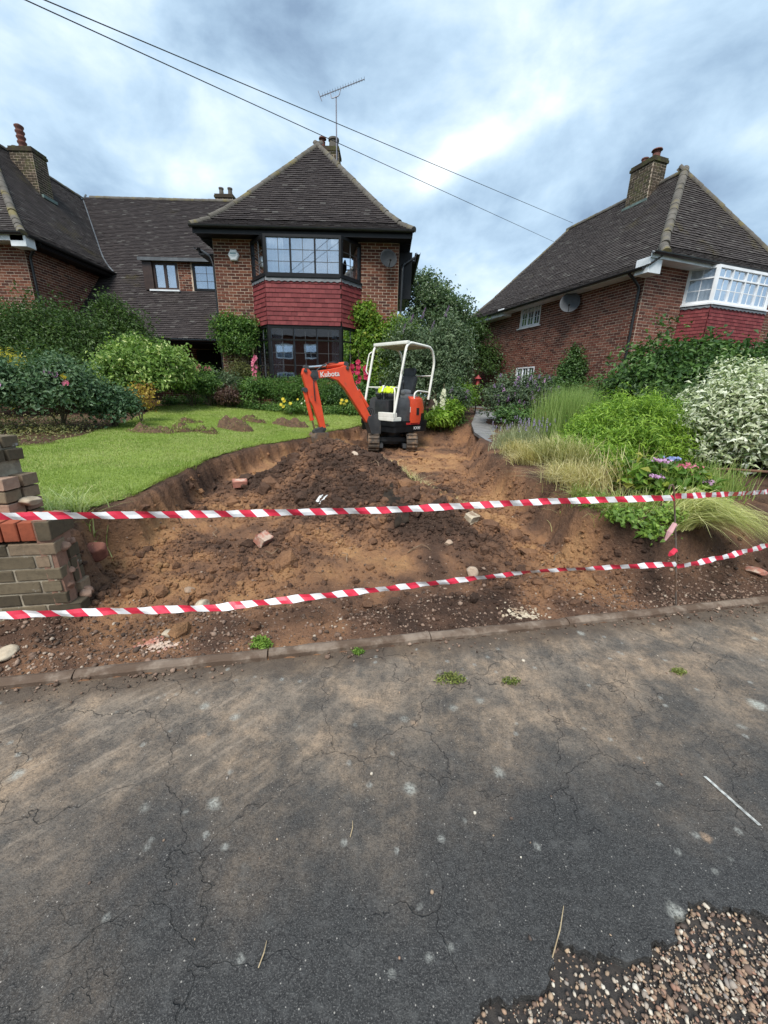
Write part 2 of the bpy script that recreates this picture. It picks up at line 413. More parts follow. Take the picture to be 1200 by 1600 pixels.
# ------------------------------------------------------------------ building materials
BRICK = ramped('brick_red_brown', [(0,(.055,.022,.016)),(.22,(.095,.034,.022)),(.5,(.135,.046,.028)),(.78,(.18,.064,.036)),(.93,(.23,.10,.06)),(1,(.085,.05,.04))], .88, .5, 55, .5, .003)
BRICK_R = ramped('brick_plum_red', [(0,(.075,.030,.023)),(.3,(.125,.046,.032)),(.6,(.17,.062,.042)),(.88,(.21,.082,.054)),(1,(.11,.06,.048))], .88, .5, 55, .5, .003)
MORTAR = plain('lime_mortar', (.55,.44,.34), (.42,.33,.25), 14, .95, .3)
TILE = ramped('brown_clay_tile', [(0,(.034,.027,.027)),(.5,(.044,.035,.034)),(.93,(.056,.046,.044)),(1,(.10,.092,.085))], .85, .55, 45, .5, .004, moss=(.075,.062,.022), mscale=.9, mlo=.60, mhi=.8)
TILE_M = ramped('mossy_clay_tile', [(0,(.048,.039,.037)),(.5,(.062,.051,.048)),(.93,(.078,.066,.061)),(1,(.12,.112,.10))], .85, .55, 45, .5, .004, moss=(.090,.072,.030), mscale=.75, mlo=.56, mhi=.72)
UNDER = plain('roof_underlay', (.02,.017,.016), rough=.95)
HIPT = plain('weathered_hip_tile', (.125,.112,.095), (.085,.075,.062), 5, .9, .4, dirt=(.16,.13,.05), dscale=2.2)
REDT = ramped('red_painted_tile', [(0,(.135,.024,.026)),(.5,(.170,.031,.033)),(1,(.21,.046,.046))], .7, .55, 18, .4, .003)
BLACKW = plain('black_paint', (.006,.0065,.0075), (.010,.0105,.012), 6, .42, .1, .25)
BROWNW = plain('dark_brown_paint', (.030,.017,.014), (.045,.026,.02), 6, .45, .1)
WHITEW = plain('white_upvc', (.78,.79,.80), (.70,.71,.72), 4, .35, .05)
WFASCIA = plain('white_fascia_paint', (.74,.76,.78), (.60,.63,.64), 3, .5, .1, dirt=(.36,.42,.40), dscale=5, dlo=.6, dhi=.8)
LEAD = plain('lead_sheet', (.075,.082,.09), (.11,.12,.13), 5, .55, .2)
LEADB = plain('lead_came', (.08,.085,.09), rough=.5)
GUT = plain('black_plastic', (.014,.015,.016), (.022,.022,.023), 8, .35, .08)
CURT = plain('net_curtain', (.78,.78,.76), (.68,.69,.69), 10, .9, .2)
ROOM = plain('room_plaster', (.22,.20,.18), rough=.9)
MOSSB = ramped('mossy_brick', [(0,(.04,.032,.022)),(.5,(.062,.046,.031)),(1,(.10,.07,.05))], .95, .5, 30, .7, .006, moss=(.075,.078,.028), mscale=2.5, mlo=.45, mhi=.6)
POT = plain('terracotta_pot', (.17,.062,.045), (.11,.045,.035), 9, .8, .3)
def glassmat(name, refl, tint=(.75,.8,.85)):
    t = NT(name); g = t.n('ShaderNodeBsdfGlossy', {'Color':(.86,.92,1.0), 'Roughness':.015, 'Normal':t.bump(t.noise(1.6,2), .05, .02)})
    tr = t.n('ShaderNodeBsdfTransparent', {'Color':tint}); lw = t.n('ShaderNodeLayerWeight', {'Blend':.35}).outputs['Fresnel']
    mx = t.n('ShaderNodeMixShader', {0:t.mth('ADD', t.mth('MULTIPLY', lw, .6), refl), 1:tr.outputs[0], 2:g.outputs[0]})
    t.t.links.new(mx.outputs[0], t.out.inputs[0]); return t.m
GLASS = glassmat('window_glass', .34)
GLASS_L = glassmat('clear_window_glass', .05, (.88,.9,.92))
def pipe(parent, pts, rad=.035, mat=None, name='downpipe'):
    m = MB(); m.tube(rounded(pts, .08, 4), rad, 10); return m.build(name, mat or GUT, parent, True)
def chimney(root, x, y, z0, w, d, h, mat, pots, name='chimney', cap=.12):
    m = MB(); m.box((x-w/2,y-d/2,z0),(x+w/2,y+d/2,z0+h)); 
    c = m.build(name, MORTAR, root)
    it = []
    for (ox, oy, u, n, ww) in ((x-w/2,y-d/2,Vector((1,0,0)),Vector((0,-1,0)),w),(x+w/2,y-d/2,Vector((0,1,0)),Vector((1,0,0)),d),(x-w/2,y+d/2,Vector((0,-1,0)),Vector((-1,0,0)),d),(x+w/2,y+d/2,Vector((-1,0,0)),Vector((0,1,0)),w)):
        it += brick_items((ox,oy,0), u, n, ww, z0, z0+h-cap)
    place_bricks(c, it, mat, lambda i: 0, 0)
    k = MB(); k.box((x-w/2-.035,y-d/2-.035,z0+h-cap),(x+w/2+.035,y+d/2+.035,z0+h-cap*.35)); k.box((x-w/2-.015,y-d/2-.015,z0+h-cap*.35),(x+w/2+.015,y+d/2+.015,z0+h+.02)); k.build('capping', mat, c)
    for (px_, py_, ph, pr, kind) in pots:
        k = MB()
        if kind == 'louvre':
            pr2 = [(pr,0)]
            for i in range(5): a = ph*(i+.2)/5; pr2 += [(pr,a),(pr*1.25,a+ph*.05),(pr*1.25,a+ph*.09),(pr*.95,a+ph*.12)]
            pr2 += [(pr,ph*.96),(pr*.5,ph)]
            k.lathe((x+px_,y+py_,z0+h+.02), pr2, 14)
        elif kind == 'cowl':
            k.lathe((x+px_,y+py_,z0+h+.02), [(pr,0),(pr*.9,ph*.55),(pr*1.0,ph*.6),(pr*.7,ph*.62),(pr*.7,ph*.8),(pr*1.35,ph*.82),(pr*1.2,ph*.92),(pr*.3,ph)], 14)
        else:
            k.lathe((x+px_,y+py_,z0+h+.02), [(pr*1.05,0),(pr,ph*.2),(pr*.9,ph*.8),(pr*1.1,ph*.84),(pr*1.1,ph),(pr*.8,ph)], 14)
        k.build('chimney_pot', {'louvre':POT,'cowl':POT,'plain':POT,'moss':HIPT}[kind if kind in ('louvre','cowl') else ('moss' if kind == 'moss' else 'plain')], c, True)
    return c
# ------------------------------------------------------------------ the ground
_LAT = {}
def vnoise(x, y, scale, seed=0):
    if seed not in _LAT: _LAT[seed] = np.random.default_rng(seed+100).random((256,256))
    g = _LAT[seed]; x = np.asarray(x)*scale+37.3; y = np.asarray(y)*scale+91.7
    xi, yi = np.floor(x).astype(int), np.floor(y).astype(int); fx, fy = x-xi, y-yi; fx = fx*fx*(3-2*fx); fy = fy*fy*(3-2*fy)
    a, b, c_, d = g[xi%256,yi%256], g[(xi+1)%256,yi%256], g[xi%256,(yi+1)%256], g[(xi+1)%256,(yi+1)%256]
    return (a*(1-fx)+b*fx)*(1-fy)+(c_*(1-fx)+d*fx)*fy-.5
def fbm(x, y, scale, seed=0, oct=4): return sum(vnoise(x, y, scale*2.03**i, seed+i)*.5**i for i in range(oct))
def sst(a, b, v): t = np.clip((v-a)/(b-a),0,1); return t*t*(3-2*t)
KERB0, KSL = 1.86, .2183
def Yk(X): return KERB0+KSL*np.asarray(X)
KD = Vector((1,KSL,0)).normalized(); KN = Vector((-KSL,1,0)).normalized()
LY = [1.9,2.2,2.65,2.83,3.17,4.17,5.37,6.6,7.73,8.67,9.64,10.5]; LXs = [-1.88,-1.95,-2.22,-2.05,-2.03,-2.13,-2.17,-1.89,-1.44,-1.18,-.68,-.5]
RY = [2.3,2.7,3.16,4.28,6.14,7.5,8.63,10.5]; RXs = [2.0,1.85,1.68,1.68,1.64,1.8,2.05,2.4]
def garden(X, Y):
    X, Y = np.asarray(X, float), np.asarray(Y, float)
    t = 1-.90*sst(-4.2,-1.6,X)*sst(3.6,.9,X)
    b = .5+.045*np.clip(Y-2.8,-.6,8)*t
    return b+(.92-b)*sst(9.3,11.4,Y)
MOUND = [(-.72,4.75,1.20,1.25,.68),(-.85,6.2,.6,1.0,.10),(.10,4.1,1.05,1.1,.36),(.45,3.45,.9,.75,.20),(-.55,3.55,.9,.7,.16)]
def terrain(X, Y, fine=True):
    X, Y = np.asarray(X, float), np.asarray(Y, float)
    yk = Yk(X); dk = Y-yk
    e1, e2 = fbm(X,Y,2.2,1)*.10+fbm(X,Y,11,3,2)*.07, fbm(X,Y,2.0,5)*.22+fbm(X,Y,9,7,2)*.08
    dl = X-np.interp(Y,LY,LXs)+e1; dr = np.interp(Y,RY,RXs)-X+e2; db = 9.95-Y+e2
    m = sst(0,.11,dl)*sst(-.03,.24,dr)*sst(-.2,.7,db)
    fl = .06+.015*Y+.10*np.exp(-(dl/.5)**2)*sst(2.6,3.4,Y)+fbm(X,Y,1.3,9)*.07
    B = garden(X,Y)+fbm(X,Y,.5,13)*.06
    z = B*(1-m)+fl*m
    mo = 0
    for (mx,my,ax,ay,h) in MOUND:
        d = np.sqrt(((X-mx)/ax)**2+((Y-my)/ay)**2+.02); mo = np.maximum(mo, h*np.clip(1-d,0,1)**1.05) if False else mo+h*np.clip(1-d,0,1)**1.1
    z = z+mo*m*1.12
    tr = m*sst(5.4,6.0,Y)*sst(8.6,8.0,Y)*sst(.03,.0,mo); xr = X-.16-.06*(Y-8.2)
    z = z+tr*((np.abs(np.abs(xr)-.40) < .12)*(.012*np.sign(np.sin(Y*44))-.02))
    low = .012+.10*sst(.1,.75,dk)*sst(-1.2,-2.0,X)+.03*sst(.0,.5,dk)
    fr = np.where(X < -1.86, sst(.52,.60,dk), np.where(X > 1.9, sst(.16+.16*sst(2.2,2.8,X),.52+.26*sst(2.2,2.8,X),dk+e2*.5), sst(.35-.19*sst(1.5,1.9,X),.9-.38*sst(1.5,1.9,X),dk+e2*.5*sst(1.5,1.9,X))))
    z = low*(1-fr)+z*fr
    if fine:
        soil = np.maximum(m, 1-fr)
        z = z+soil*sst(-.02,.35,dk)*(fbm(X,Y,5,21,3)*.06+np.abs(fbm(X,Y,14,25,3))*.06)+(1-soil)*fbm(X,Y,7,23,2)*.015
    z = z-.06*sst(.0,-.03,dk)-.12*sst(-.03,-.10,dk)
    return z, m, fr, mo, dl, dr
def tz(x, y): return float(terrain(np.array([x]),np.array([y]))[0][0])
def grid_mesh(x0,x1,y0,y1,st):
    xs = np.arange(x0,x1+st*.5,st); ys = np.arange(y0,y1+st*.5,st); X, Y = np.meshgrid(xs,ys); nx, ny = len(xs), len(ys)
    i = np.arange(nx*ny).reshape(ny,nx); F = np.stack([i[:-1,:-1].ravel(),i[:-1,1:].ravel(),i[1:,1:].ravel(),i[1:,:-1].ravel()],1)
    return X.ravel(), Y.ravel(), F
def soil_tone(X, Y, m, fr, mo, dl):
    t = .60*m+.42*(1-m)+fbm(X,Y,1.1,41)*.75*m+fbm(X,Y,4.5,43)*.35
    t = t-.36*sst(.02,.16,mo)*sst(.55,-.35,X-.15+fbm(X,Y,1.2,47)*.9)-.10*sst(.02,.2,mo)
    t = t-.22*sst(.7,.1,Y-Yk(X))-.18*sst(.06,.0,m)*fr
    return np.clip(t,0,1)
def soil_mat():
    t = NT('dug_soil'); a = t.n('ShaderNodeAttribute', attribute_name='rnd').outputs['Fac']
    v = t.mth('ADD', a, t.mth('MULTIPLY', t.mth('SUBTRACT', t.noise(14,6,.7), .5), .55))
    col = t.ramp(v, [(0,(.060,.037,.027)),(.28,(.112,.064,.043)),(.5,(.195,.105,.062)),(.72,(.29,.152,.078)),(1,(.38,.21,.10))])
    n1 = t.noise(90,4,.7); n2 = t.noise(26,5,.65)
    col = t.mix(t.step(n1,.62,.72), col, (.36,.27,.19)); col = t.mix(t.step(n2,.36,.22), col, (.03,.02,.015))
    return t.done(col, .95, t.bump(t.mth('ADD', n2, t.mth('MULTIPLY', n1, .35)), 1.0, .035), .15)
SOIL = soil_mat()
# fine soil where the digging is, coarse ground around it
X, Y, F = grid_mesh(-2.75,3.45,1.3,10.3,.03)
z, m, fr, mo, dl, dr = terrain(X,Y)
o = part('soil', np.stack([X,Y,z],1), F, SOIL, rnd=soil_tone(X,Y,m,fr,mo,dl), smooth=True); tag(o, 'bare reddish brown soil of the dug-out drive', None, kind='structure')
X, Y, F = grid_mesh(-19,19,-1.9,30,.25)
z2 = terrain(X,Y,False)[0]; z2 = np.where((X>-2.6)&(X<3.3)&(Y>1.5)&(Y<10.1), np.minimum(z2,.0)-.4, z2-.012); z2 = np.where(Y < Yk(X)-.05, -.12, z2)
o = part('garden_ground', np.stack([X,Y,z2],1), F, SOIL, rnd=np.full(len(X),.22), smooth=True); tag(o, kind='structure')
g = MB(); g.add([(-300,-300,-.16),(300,-300,-.16),(300,300,-.16),(-300,300,-.16)], [(0,1,2,3)])
o = g.build('ground', plain('rough_grass', (.06,.09,.025), (.09,.11,.035), 1.2, .9)); tag(o, kind='structure')

# ---- tarmac
def tarmac_mat():
    t = NT('worn_tarmac'); sp_ = t.n('ShaderNodeSeparateXYZ', {0:t.pos})
    d = t.mth('SUBTRACT', sp_.outputs[1], t.mth('ADD', t.mth('MULTIPLY', sp_.outputs[0], KSL), KERB0))   # 0 at the edging, negative on the tarmac
    agg = t.noise(260,3,.7); mid = t.noise(34,5,.6); big = t.noise(2.1,5,.6)
    base = t.mix(big, (.019,.0186,.0186), (.042,.041,.040)); ag2 = t.noise(115,3,.75); base = t.mix(t.mth('MULTIPLY', t.step(agg,.52,.66), .75), base, (.165,.16,.15)); base = t.mix(t.mth('MULTIPLY', t.step(ag2,.54,.70), .6), base, (.11,.108,.104)); base = t.mix(t.mth('MULTIPLY', t.step(ag2,.46,.34), .8), base, (.008,.008,.009))
    base = t.mix(t.mth('MULTIPLY', t.step(mid,.5,.68), .35), base, (.085,.085,.083)); base = t.mix(t.mth('MULTIPLY', t.step(t.noise(11,5,.7),.52,.72), .5), base, (.095,.093,.088))
    # pale chippings showing in the surface
    vc = t.n('ShaderNodeTexVoronoi', {'Vector':t.pos,'Scale':95.0}); chip = t.mth('MULTIPLY', t.step(vc.outputs['Distance'],.22,.12), t.step(t.n('ShaderNodeSeparateColor', {0:vc.outputs['Color']}).outputs[0],.88,.92))
    base = t.mix(t.mth('MULTIPLY', chip, .8), base, (.40,.37,.33))
    # brown soil trodden and dragged over it
    mp = t.n('ShaderNodeMapping', {0:t.pos,'Rotation':(0,0,math.radians(47)),'Scale':(.8,.06,1)}, vector_type='TEXTURE').outputs[0]; stk = t.mth('ADD', t.mth('MULTIPLY', t.noise(1.5,5,.6,0,mp), .75), t.mth('MULTIPLY', t.noise(6,4,.7), .25))
    mp2 = t.n('ShaderNodeMapping', {0:t.pos,'Rotation':(0,0,math.radians(82)),'Scale':(.6,.07,1)}, vector_type='TEXTURE').outputs[0]; stk2 = t.mth('ADD', t.mth('MULTIPLY', t.noise(2.0,5,.6,0,mp2), .7), t.mth('MULTIPLY', t.noise(7,4,.7), .3))
    blot = t.noise(1.7,6,.62,.3)
    grain = t.step(t.mth('ADD', t.mth('MULTIPLY', ag2, .6), t.mth('MULTIPLY', mid, .4)), .36, .60)
    near = t.step(t.mth('ADD', d, t.mth('MULTIPLY', t.mth('SUBTRACT', blot, .5), 1.5)), -1.30, -.30)
    film = t.mth('MULTIPLY', t.mth('MULTIPLY', near, t.mth('ADD', .48, t.mth('MULTIPLY', grain, .62))), t.mth('ADD', .28, t.mth('MULTIPLY', t.step(t.noise(4.5,6,.75),.36,.64), .72)))
    col = t.mix(film, base, t.mix(t.step(t.noise(3.2,4,.6),.38,.66), t.mix(t.noise(5,5), (.15,.118,.09), (.28,.228,.178)), (.36,.26,.175)))
    left = t.step(sp_.outputs[0], .1, -.5)
    s1 = t.mth('MULTIPLY', t.mth('MULTIPLY', t.step(stk,.50,.66), left), t.step(t.mth('ADD', d, t.mth('MULTIPLY', blot, .6)), -.75, -.25))
    s2 = t.mth('MULTIPLY', t.mth('MULTIPLY', t.step(stk2,.54,.70), t.step(sp_.outputs[0], .0, .3)), t.step(t.mth('ADD', d, t.mth('MULTIPLY', blot, .5)), -.75, -.3))
    col = t.mix(t.mth('MULTIPLY', t.mth('MULTIPLY', t.mth('MAXIMUM', s1, s2), t.step(t.noise(60,4,.7),.30,.62)), .70), col, (.34,.27,.205))
    edge = t.step(t.mth('ADD', d, t.mth('MULTIPLY', t.mth('SUBTRACT', t.noise(7,5,.7), .5), .25)), -.20, -.05); col = t.mix(t.mth('MULTIPLY', edge, .7), col, (.075,.052,.036))
    # lichen rings
    def spots(scale, r, keep, colr, col, amt=.75):
        wv = t.n('ShaderNodeVectorMath', {0:t.pos, 1:t.n('ShaderNodeVectorMath', {0:t.n('ShaderNodeTexNoise', {'Vector':t.pos,'Scale':scale*4,'Detail':3}).outputs['Color'], 'Scale':.16/scale}, operation='SCALE').outputs[0]}, operation='ADD').outputs[0]
        v = t.n('ShaderNodeTexVoronoi', {'Vector':wv,'Scale':scale}); rr = t.n('ShaderNodeSeparateColor', {0:v.outputs['Color']})
        f = t.mth('MULTIPLY', t.step(v.outputs['Distance'], r*1.1, r*.25), t.step(rr.outputs[0], keep, keep+.05))
        return t.mix(t.mth('MULTIPLY', t.mth('MULTIPLY', f, t.mth('ADD', .25, t.mth('MULTIPLY', t.step(ag2,.36,.6), .75))), amt), col, colr)
    col = spots(2.6,.13,.45,(.42,.43,.38),col,.95); col = spots(5.5,.17,.55,(.36,.36,.32),col,.85); col = spots(13,.2,.60,(.33,.33,.30),col,.7); col = spots(4.3,.10,.7,(.38,.26,.17),col,.8)
    # cracks
    wv = t.n('ShaderNodeVectorMath', {0:t.pos, 1:t.n('ShaderNodeVectorMath', {0:t.n('ShaderNodeTexNoise', {'Vector':t.pos,'Scale':5.0,'Detail':4,'Roughness':.55}).outputs['Color'], 'Scale':.26}, operation='SCALE').outputs[0]}, operation='ADD').outputs[0]
    v = t.n('ShaderNodeTexVoronoi', {'Vector':wv,'Scale':2.3}, feature='DISTANCE_TO_EDGE').outputs['Distance']
    v2 = t.n('ShaderNodeTexVoronoi', {'Vector':wv,'Scale':6.5}, feature='DISTANCE_TO_EDGE').outputs['Distance']
    ck2 = t.mth('MULTIPLY', t.step(v2, .012, .003), t.step(t.noise(1.3,4,.6), .52, .62))
    ck = t.mth('MULTIPLY', t.step(v, .0065, .0015), t.step(t.noise(1.9,4,.6,0,t.n('ShaderNodeMapping',{0:t.pos,'Location':(3,1,0)}).outputs[0]), .40, .52))
    ck = t.mth('MAXIMUM', ck, t.mth('MULTIPLY', ck2, .6))
    col = t.mix(t.mth('MULTIPLY', t.mth('MULTIPLY', ck, t.step(t.noise(23,4,.7),.34,.62)), .62), col, (.020,.019,.018))
    h = t.mth('SUBTRACT', t.mth('ADD', t.mth('MULTIPLY', agg, .6), t.mth('MULTIPLY', mid, .5)), t.mth('MULTIPLY', ck, 1.2))
    return t.done(col, t.mix(film, (.62,.62,.62), (.9,.9,.9)), t.bump(t.mth('ADD', h, t.mth('MULTIPLY', ag2, .8)), .8, .007), .3)
TARMAC = tarmac_mat()
rag = [(.20,.30),(.22,.44),(.235,.50),(.27,.535),(.33,.532),(.40,.545),(.445,.565),(.462,.60),(.475,.632),(.50,.645),(.53,.632),(.57,.612),(.62,.62),(.665,.606),(.71,.615),(.735,.64),(.78,.648),(.82,.655),(.838,.685),(.87,.70),(.91,.733),(.955,.742),(1.0,.72),(1.05,.716),(1.1,.705),(1.2,.735),(1.4,.70),(1.6,.6),(1.7,.3),(1.5,-.3),(.8,-.5),(.3,-.1)]
rag2 = []
for i in range(len(rag)):
    a, b = Vector((*rag[i],0)), Vector((*rag[(i+1)%len(rag)],0)); k = max(1, int((b-a).length/.012))
    for j in range(k):
        p = a.lerp(b, j/k); q = .012 if j else .006; rag2.append((p.x+random.uniform(-q,q), p.y+random.uniform(-q,q)))
def in_poly(px_, py_, poly):
    px_, py_ = np.asarray(px_), np.asarray(py_); r = np.zeros(px_.shape, bool); n = len(poly)
    for i in range(n):
        (x0,y0),(x1,y1) = poly[i], poly[(i+1)%n]
        r ^= ((y0 > py_) != (y1 > py_)) & (px_ < (x1-x0)*(py_-y0)/((y1-y0) if y1 != y0 else 1e-9)+x0)
    return r
bm = bmesh.new()
outer = [bm.verts.new(p) for p in ((-30,Yk(-30)-.002,0),(-30,-9,0),(30,-9,0),(30,Yk(30)-.002,0))]
inner = [bm.verts.new((x,y,0)) for x, y in rag2]
es = [bm.edges.new((outer[i],outer[(i+1)%4])) for i in range(4)]; ie = [bm.edges.new((inner[i],inner[(i+1)%len(inner)])) for i in range(len(inner))]
bmesh.ops.triangle_fill(bm, edges=es+ie, use_beauty=True)
ex = bmesh.ops.extrude_edge_only(bm, edges=ie)
for v in ex['geom']:
    if isinstance(v, bmesh.types.BMVert): v.co.z -= .03; 
for f in bm.faces:
    if f.normal.z < 0: f.normal_flip()
me = bpy.data.meshes.new('pavement'); bm.to_mesh(me); bm.free(); me.materials.append(TARMAC)
o = link('pavement', me); tag(o, kind='structure')
# loose gravel where the tarmac has broken away
def stone_mesh(size, mat, name, flat, seed):
    g = np.random.default_rng(seed); bm = bmesh.new(); bmesh.ops.create_icosphere(bm, subdivisions=4, radius=1); bm.verts.index_update(); V = np.array([v.co[:] for v in bm.verts]); F = np.array([[v.index for v in q.verts] for q in bm.faces]); bm.free()
    s = np.ones(len(V))
    for k in range(11):
        n = g.normal(0,1,3); n /= np.linalg.norm(n); d = V@n; lim = g.uniform(.62,.9); s = np.minimum(s, np.where(d > .05, lim/np.maximum(d,.05), 1))
    s = s*(1+.035*fbm(V[:,0]*3+V[:,2]*2+seed,V[:,1]*3+seed,2.2,int(seed)%50,3))
    V = V*s[:,None]*np.array([g.uniform(1.0,1.3),g.uniform(.8,1.0),flat])*size
    return fast_mesh(name, V, F, mat, np.full(len(V),g.random()), smooth=True)
def rock_mesh(P, size, rnd, mats, name, flat=.65, smooth=False, seed=3, sub=1):
    bm = bmesh.new(); bmesh.ops.create_icosphere(bm, subdivisions=sub, radius=1); bm.verts.index_update(); b = np.array([v.co[:] for v in bm.verts]); f = np.array([[v.index for v in q.verts] for q in bm.faces]); bm.free()
    g = np.random.default_rng(seed); n = len(P); nv = len(b)
    V = b[None]*(1+g.normal(0,.16,(n,nv,1)))
    V = V*np.stack([g.uniform(.7,1.3,n),g.uniform(.6,1.1,n),flat*g.uniform(.7,1.3,n)],1)[:,None,:]
    a = g.uniform(0,6.28,n); tl = g.normal(0,.45,n); ca, sa, ct, st_ = np.cos(a), np.sin(a), np.cos(tl), np.sin(tl)
    y, z_ = V[...,1]*ct[:,None]-V[...,2]*st_[:,None], V[...,1]*st_[:,None]+V[...,2]*ct[:,None]; x = V[...,0]
    V = np.stack([x*ca[:,None]-y*sa[:,None], x*sa[:,None]+y*ca[:,None], z_],2)*np.asarray(size)[:,None,None]+np.asarray(P)[:,None,:]
    F = (f[None]+np.arange(n)[:,None,None]*nv).reshape(-1,3)
    return fast_mesh(name, V.reshape(-1,3), F, mats, np.repeat(rnd,nv), smooth=smooth)
GRAVEL = ramped('flint_gravel', [(0,(.08,.06,.05)),(.18,(.18,.12,.09)),(.36,(.32,.23,.155)),(.5,(.28,.155,.11)),(.62,(.41,.30,.20)),(.74,(.23,.20,.18)),(.88,(.48,.40,.31)),(1,(.60,.55,.46))], .8, .4, 120, .35, .002, .25)
VGRAVEL = ramped('muddy_gravel', [(0,(.06,.042,.032)),(.35,(.13,.085,.06)),(.7,(.21,.135,.098)),(.92,(.30,.21,.155)),(1,(.44,.36,.28))], .8, .4, 90, .4, .003)
STONE = ramped('field_stone', [(0,(.20,.14,.10)),(.4,(.33,.23,.16)),(.7,(.45,.34,.25)),(1,(.58,.50,.42))], .85, .45, 60, .5, .004)
bb = MB(); bb.add([(-.2,-.8,-.028),(2.2,-.8,-.028),(2.2,1.0,-.028),(-.2,1.0,-.028)], [(0,1,2,3)])
o = bb.build('gravel_bed', plain('tar_grit', (.05,.043,.038), (.028,.025,.024), 60, .9, .8)); tag(o, kind='structure')
n = 38000; gx, gy = RNG.uniform(.18,1.7,n), RNG.uniform(-.3,.76,n); ok = in_poly(gx,gy,rag) & (fbm(gx,gy,3.0,77) > -.05-.5*RNG.random(n)**2); gx, gy = gx[ok], gy[ok]; n = len(gx)
sz = np.clip(RNG.lognormal(math.log(.0033),.48,n),.0016,.0105)
o = link('gravel', rock_mesh(np.stack([gx,gy,-.026+sz*.4+RNG.uniform(0,.008,n)],1), sz, RNG.random(n), GRAVEL, 'gravel', .7, True)); tag(o, 'loose multicoloured flint gravel where the tarmac has broken away', 'gravel', kind='stuff')

# ---- narrow concrete edging, in lengths
EDG = plain('edging_concrete', (.22,.17,.13), (.15,.11,.082), 12, .9, .6, dirt=(.095,.062,.042), dscale=5, dlo=.42, dhi=.58)
kroot = thing('kerb', 'narrow muddy concrete edging between the pavement and the dug ground', 'kerb', (0,float(Yk(0)),0)); kroot['kind'] = 'structure'; del kroot['category']
for i in range(-14,15):
    a = i*.915+.3; m_ = MB(); p0 = Vector((a*KD.x,KERB0+a*KD.y,0)); Mx = basis(KD,KN,Z3,p0+Z3*random.uniform(-.004,.004)) @ Matrix.Rotation(random.uniform(-.006,.006),4,'Z')
    N_ = 12; prof = [(-.004,-.1),(-.004,.022),(.006,.034),(.030,.040),(.050,.034),(.056,.020),(.056,-.1)]
    V = []; Fq = []
    for j in range(N_+1):
        for (yy, zz) in prof: V.append(Mx @ Vector((.004+.907*j/N_, yy+random.uniform(-.002,.002), zz+(random.uniform(-.004,.002) if zz > 0 else 0))))
    k = len(prof)
    for j in range(N_):
        for q in range(k-1): Fq.append((j*k+q,j*k+q+1,(j+1)*k+q+1,(j+1)*k+q))
    Fq += [tuple(range(k)), tuple(range(N_*k,(N_+1)*k))[::-1]]
    m_.add(V,Fq); m_.build('edging_stone', EDG, kroot)

# ---- clods, crumbs and stones in the soil
def scatter(n, x0, x1, y0, y1, keep, seed):
    g = np.random.default_rng(seed); x, y = g.uniform(x0,x1,n), g.uniform(y0,y1,n); z, m, fr, mo, dl, dr = terrain(x,y); ok = keep(x,y,m,fr,mo,dl,g); return x[ok],y[ok],z[ok],m[ok],fr[ok],mo[ok],dl[ok],g
x,y,z,m,fr,mo,dl,g = scatter(300000,-2.2,3.2,1.4,9.8, lambda x,y,m,fr,mo,dl,g: ((np.maximum(m,(1-fr)*(y>Yk(x)+.07))>.2) & (g.random(len(x)) < np.clip(.22+mo*2.2+1.1*(fbm(x,y,1.6,51)),.03,1)*np.clip(11/(y*y),.06,1))), 61)
sz = np.clip(g.lognormal(math.log(.0052),.74,len(x)),.0022,.075)*(1+.06*y)*(1+.25*(mo>.15))*np.clip(.25+1.6*(y-Yk(x)),.25,1); tone = np.clip(soil_tone(x,y,m,fr,mo,dl)-.06+g.normal(0,.10,len(x)),0,1)
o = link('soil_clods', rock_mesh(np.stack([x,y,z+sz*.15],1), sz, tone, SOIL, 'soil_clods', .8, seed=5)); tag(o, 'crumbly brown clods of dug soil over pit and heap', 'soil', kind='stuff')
x,y,z,m,fr,mo,dl,g = scatter(190000,-2.6,4.5,1.2,9.0, lambda x,y,m,fr,mo,dl,g: ((np.maximum(m,(1-fr))>.6)&(y>Yk(x)-.16*g.random(len(x))**2) & (g.random(len(x)) < (.04+.9*np.exp(-((y-Yk(x)-.18)/.30)**2)*np.clip(.40+.9*sst(-.6,-1.2,x)+.6*sst(1.2,2.0,x)+fbm(x,y,2.2,53),0,1.5))*np.clip(9/(y*y),.05,1))), 63)
sz = np.clip(g.lognormal(math.log(.0054),.48,len(x)),.0025,.019)
o = link('gravel', rock_mesh(np.stack([x,y,np.maximum(z,.004*(y<Yk(x)))+sz*.3],1), sz, g.random(len(x)), VGRAVEL, 'verge_gravel', .7, True, 6)); tag(o, 'muddy gravel along the verge behind the concrete edging', 'gravel', kind='stuff')
g = np.random.default_rng(90); n = 420; x, y = g.uniform(-1.6,2.4,n), g.uniform(.45,2.2,n); ok = (y < Yk(x)-.02) & (g.random(n) < .25+.75*np.exp((y-Yk(x))/.25)); x, y = x[ok], y[ok]; sz = np.clip(g.lognormal(math.log(.003),.5,len(x)),.0015,.010)
o = link('grit', rock_mesh(np.stack([x,y,sz*.5],1), sz, g.random(len(x)), GRAVEL, 'grit', .7, True, 7)); tag(o, 'small loose stones scattered over the worn tarmac pavement', 'grit', kind='stuff')

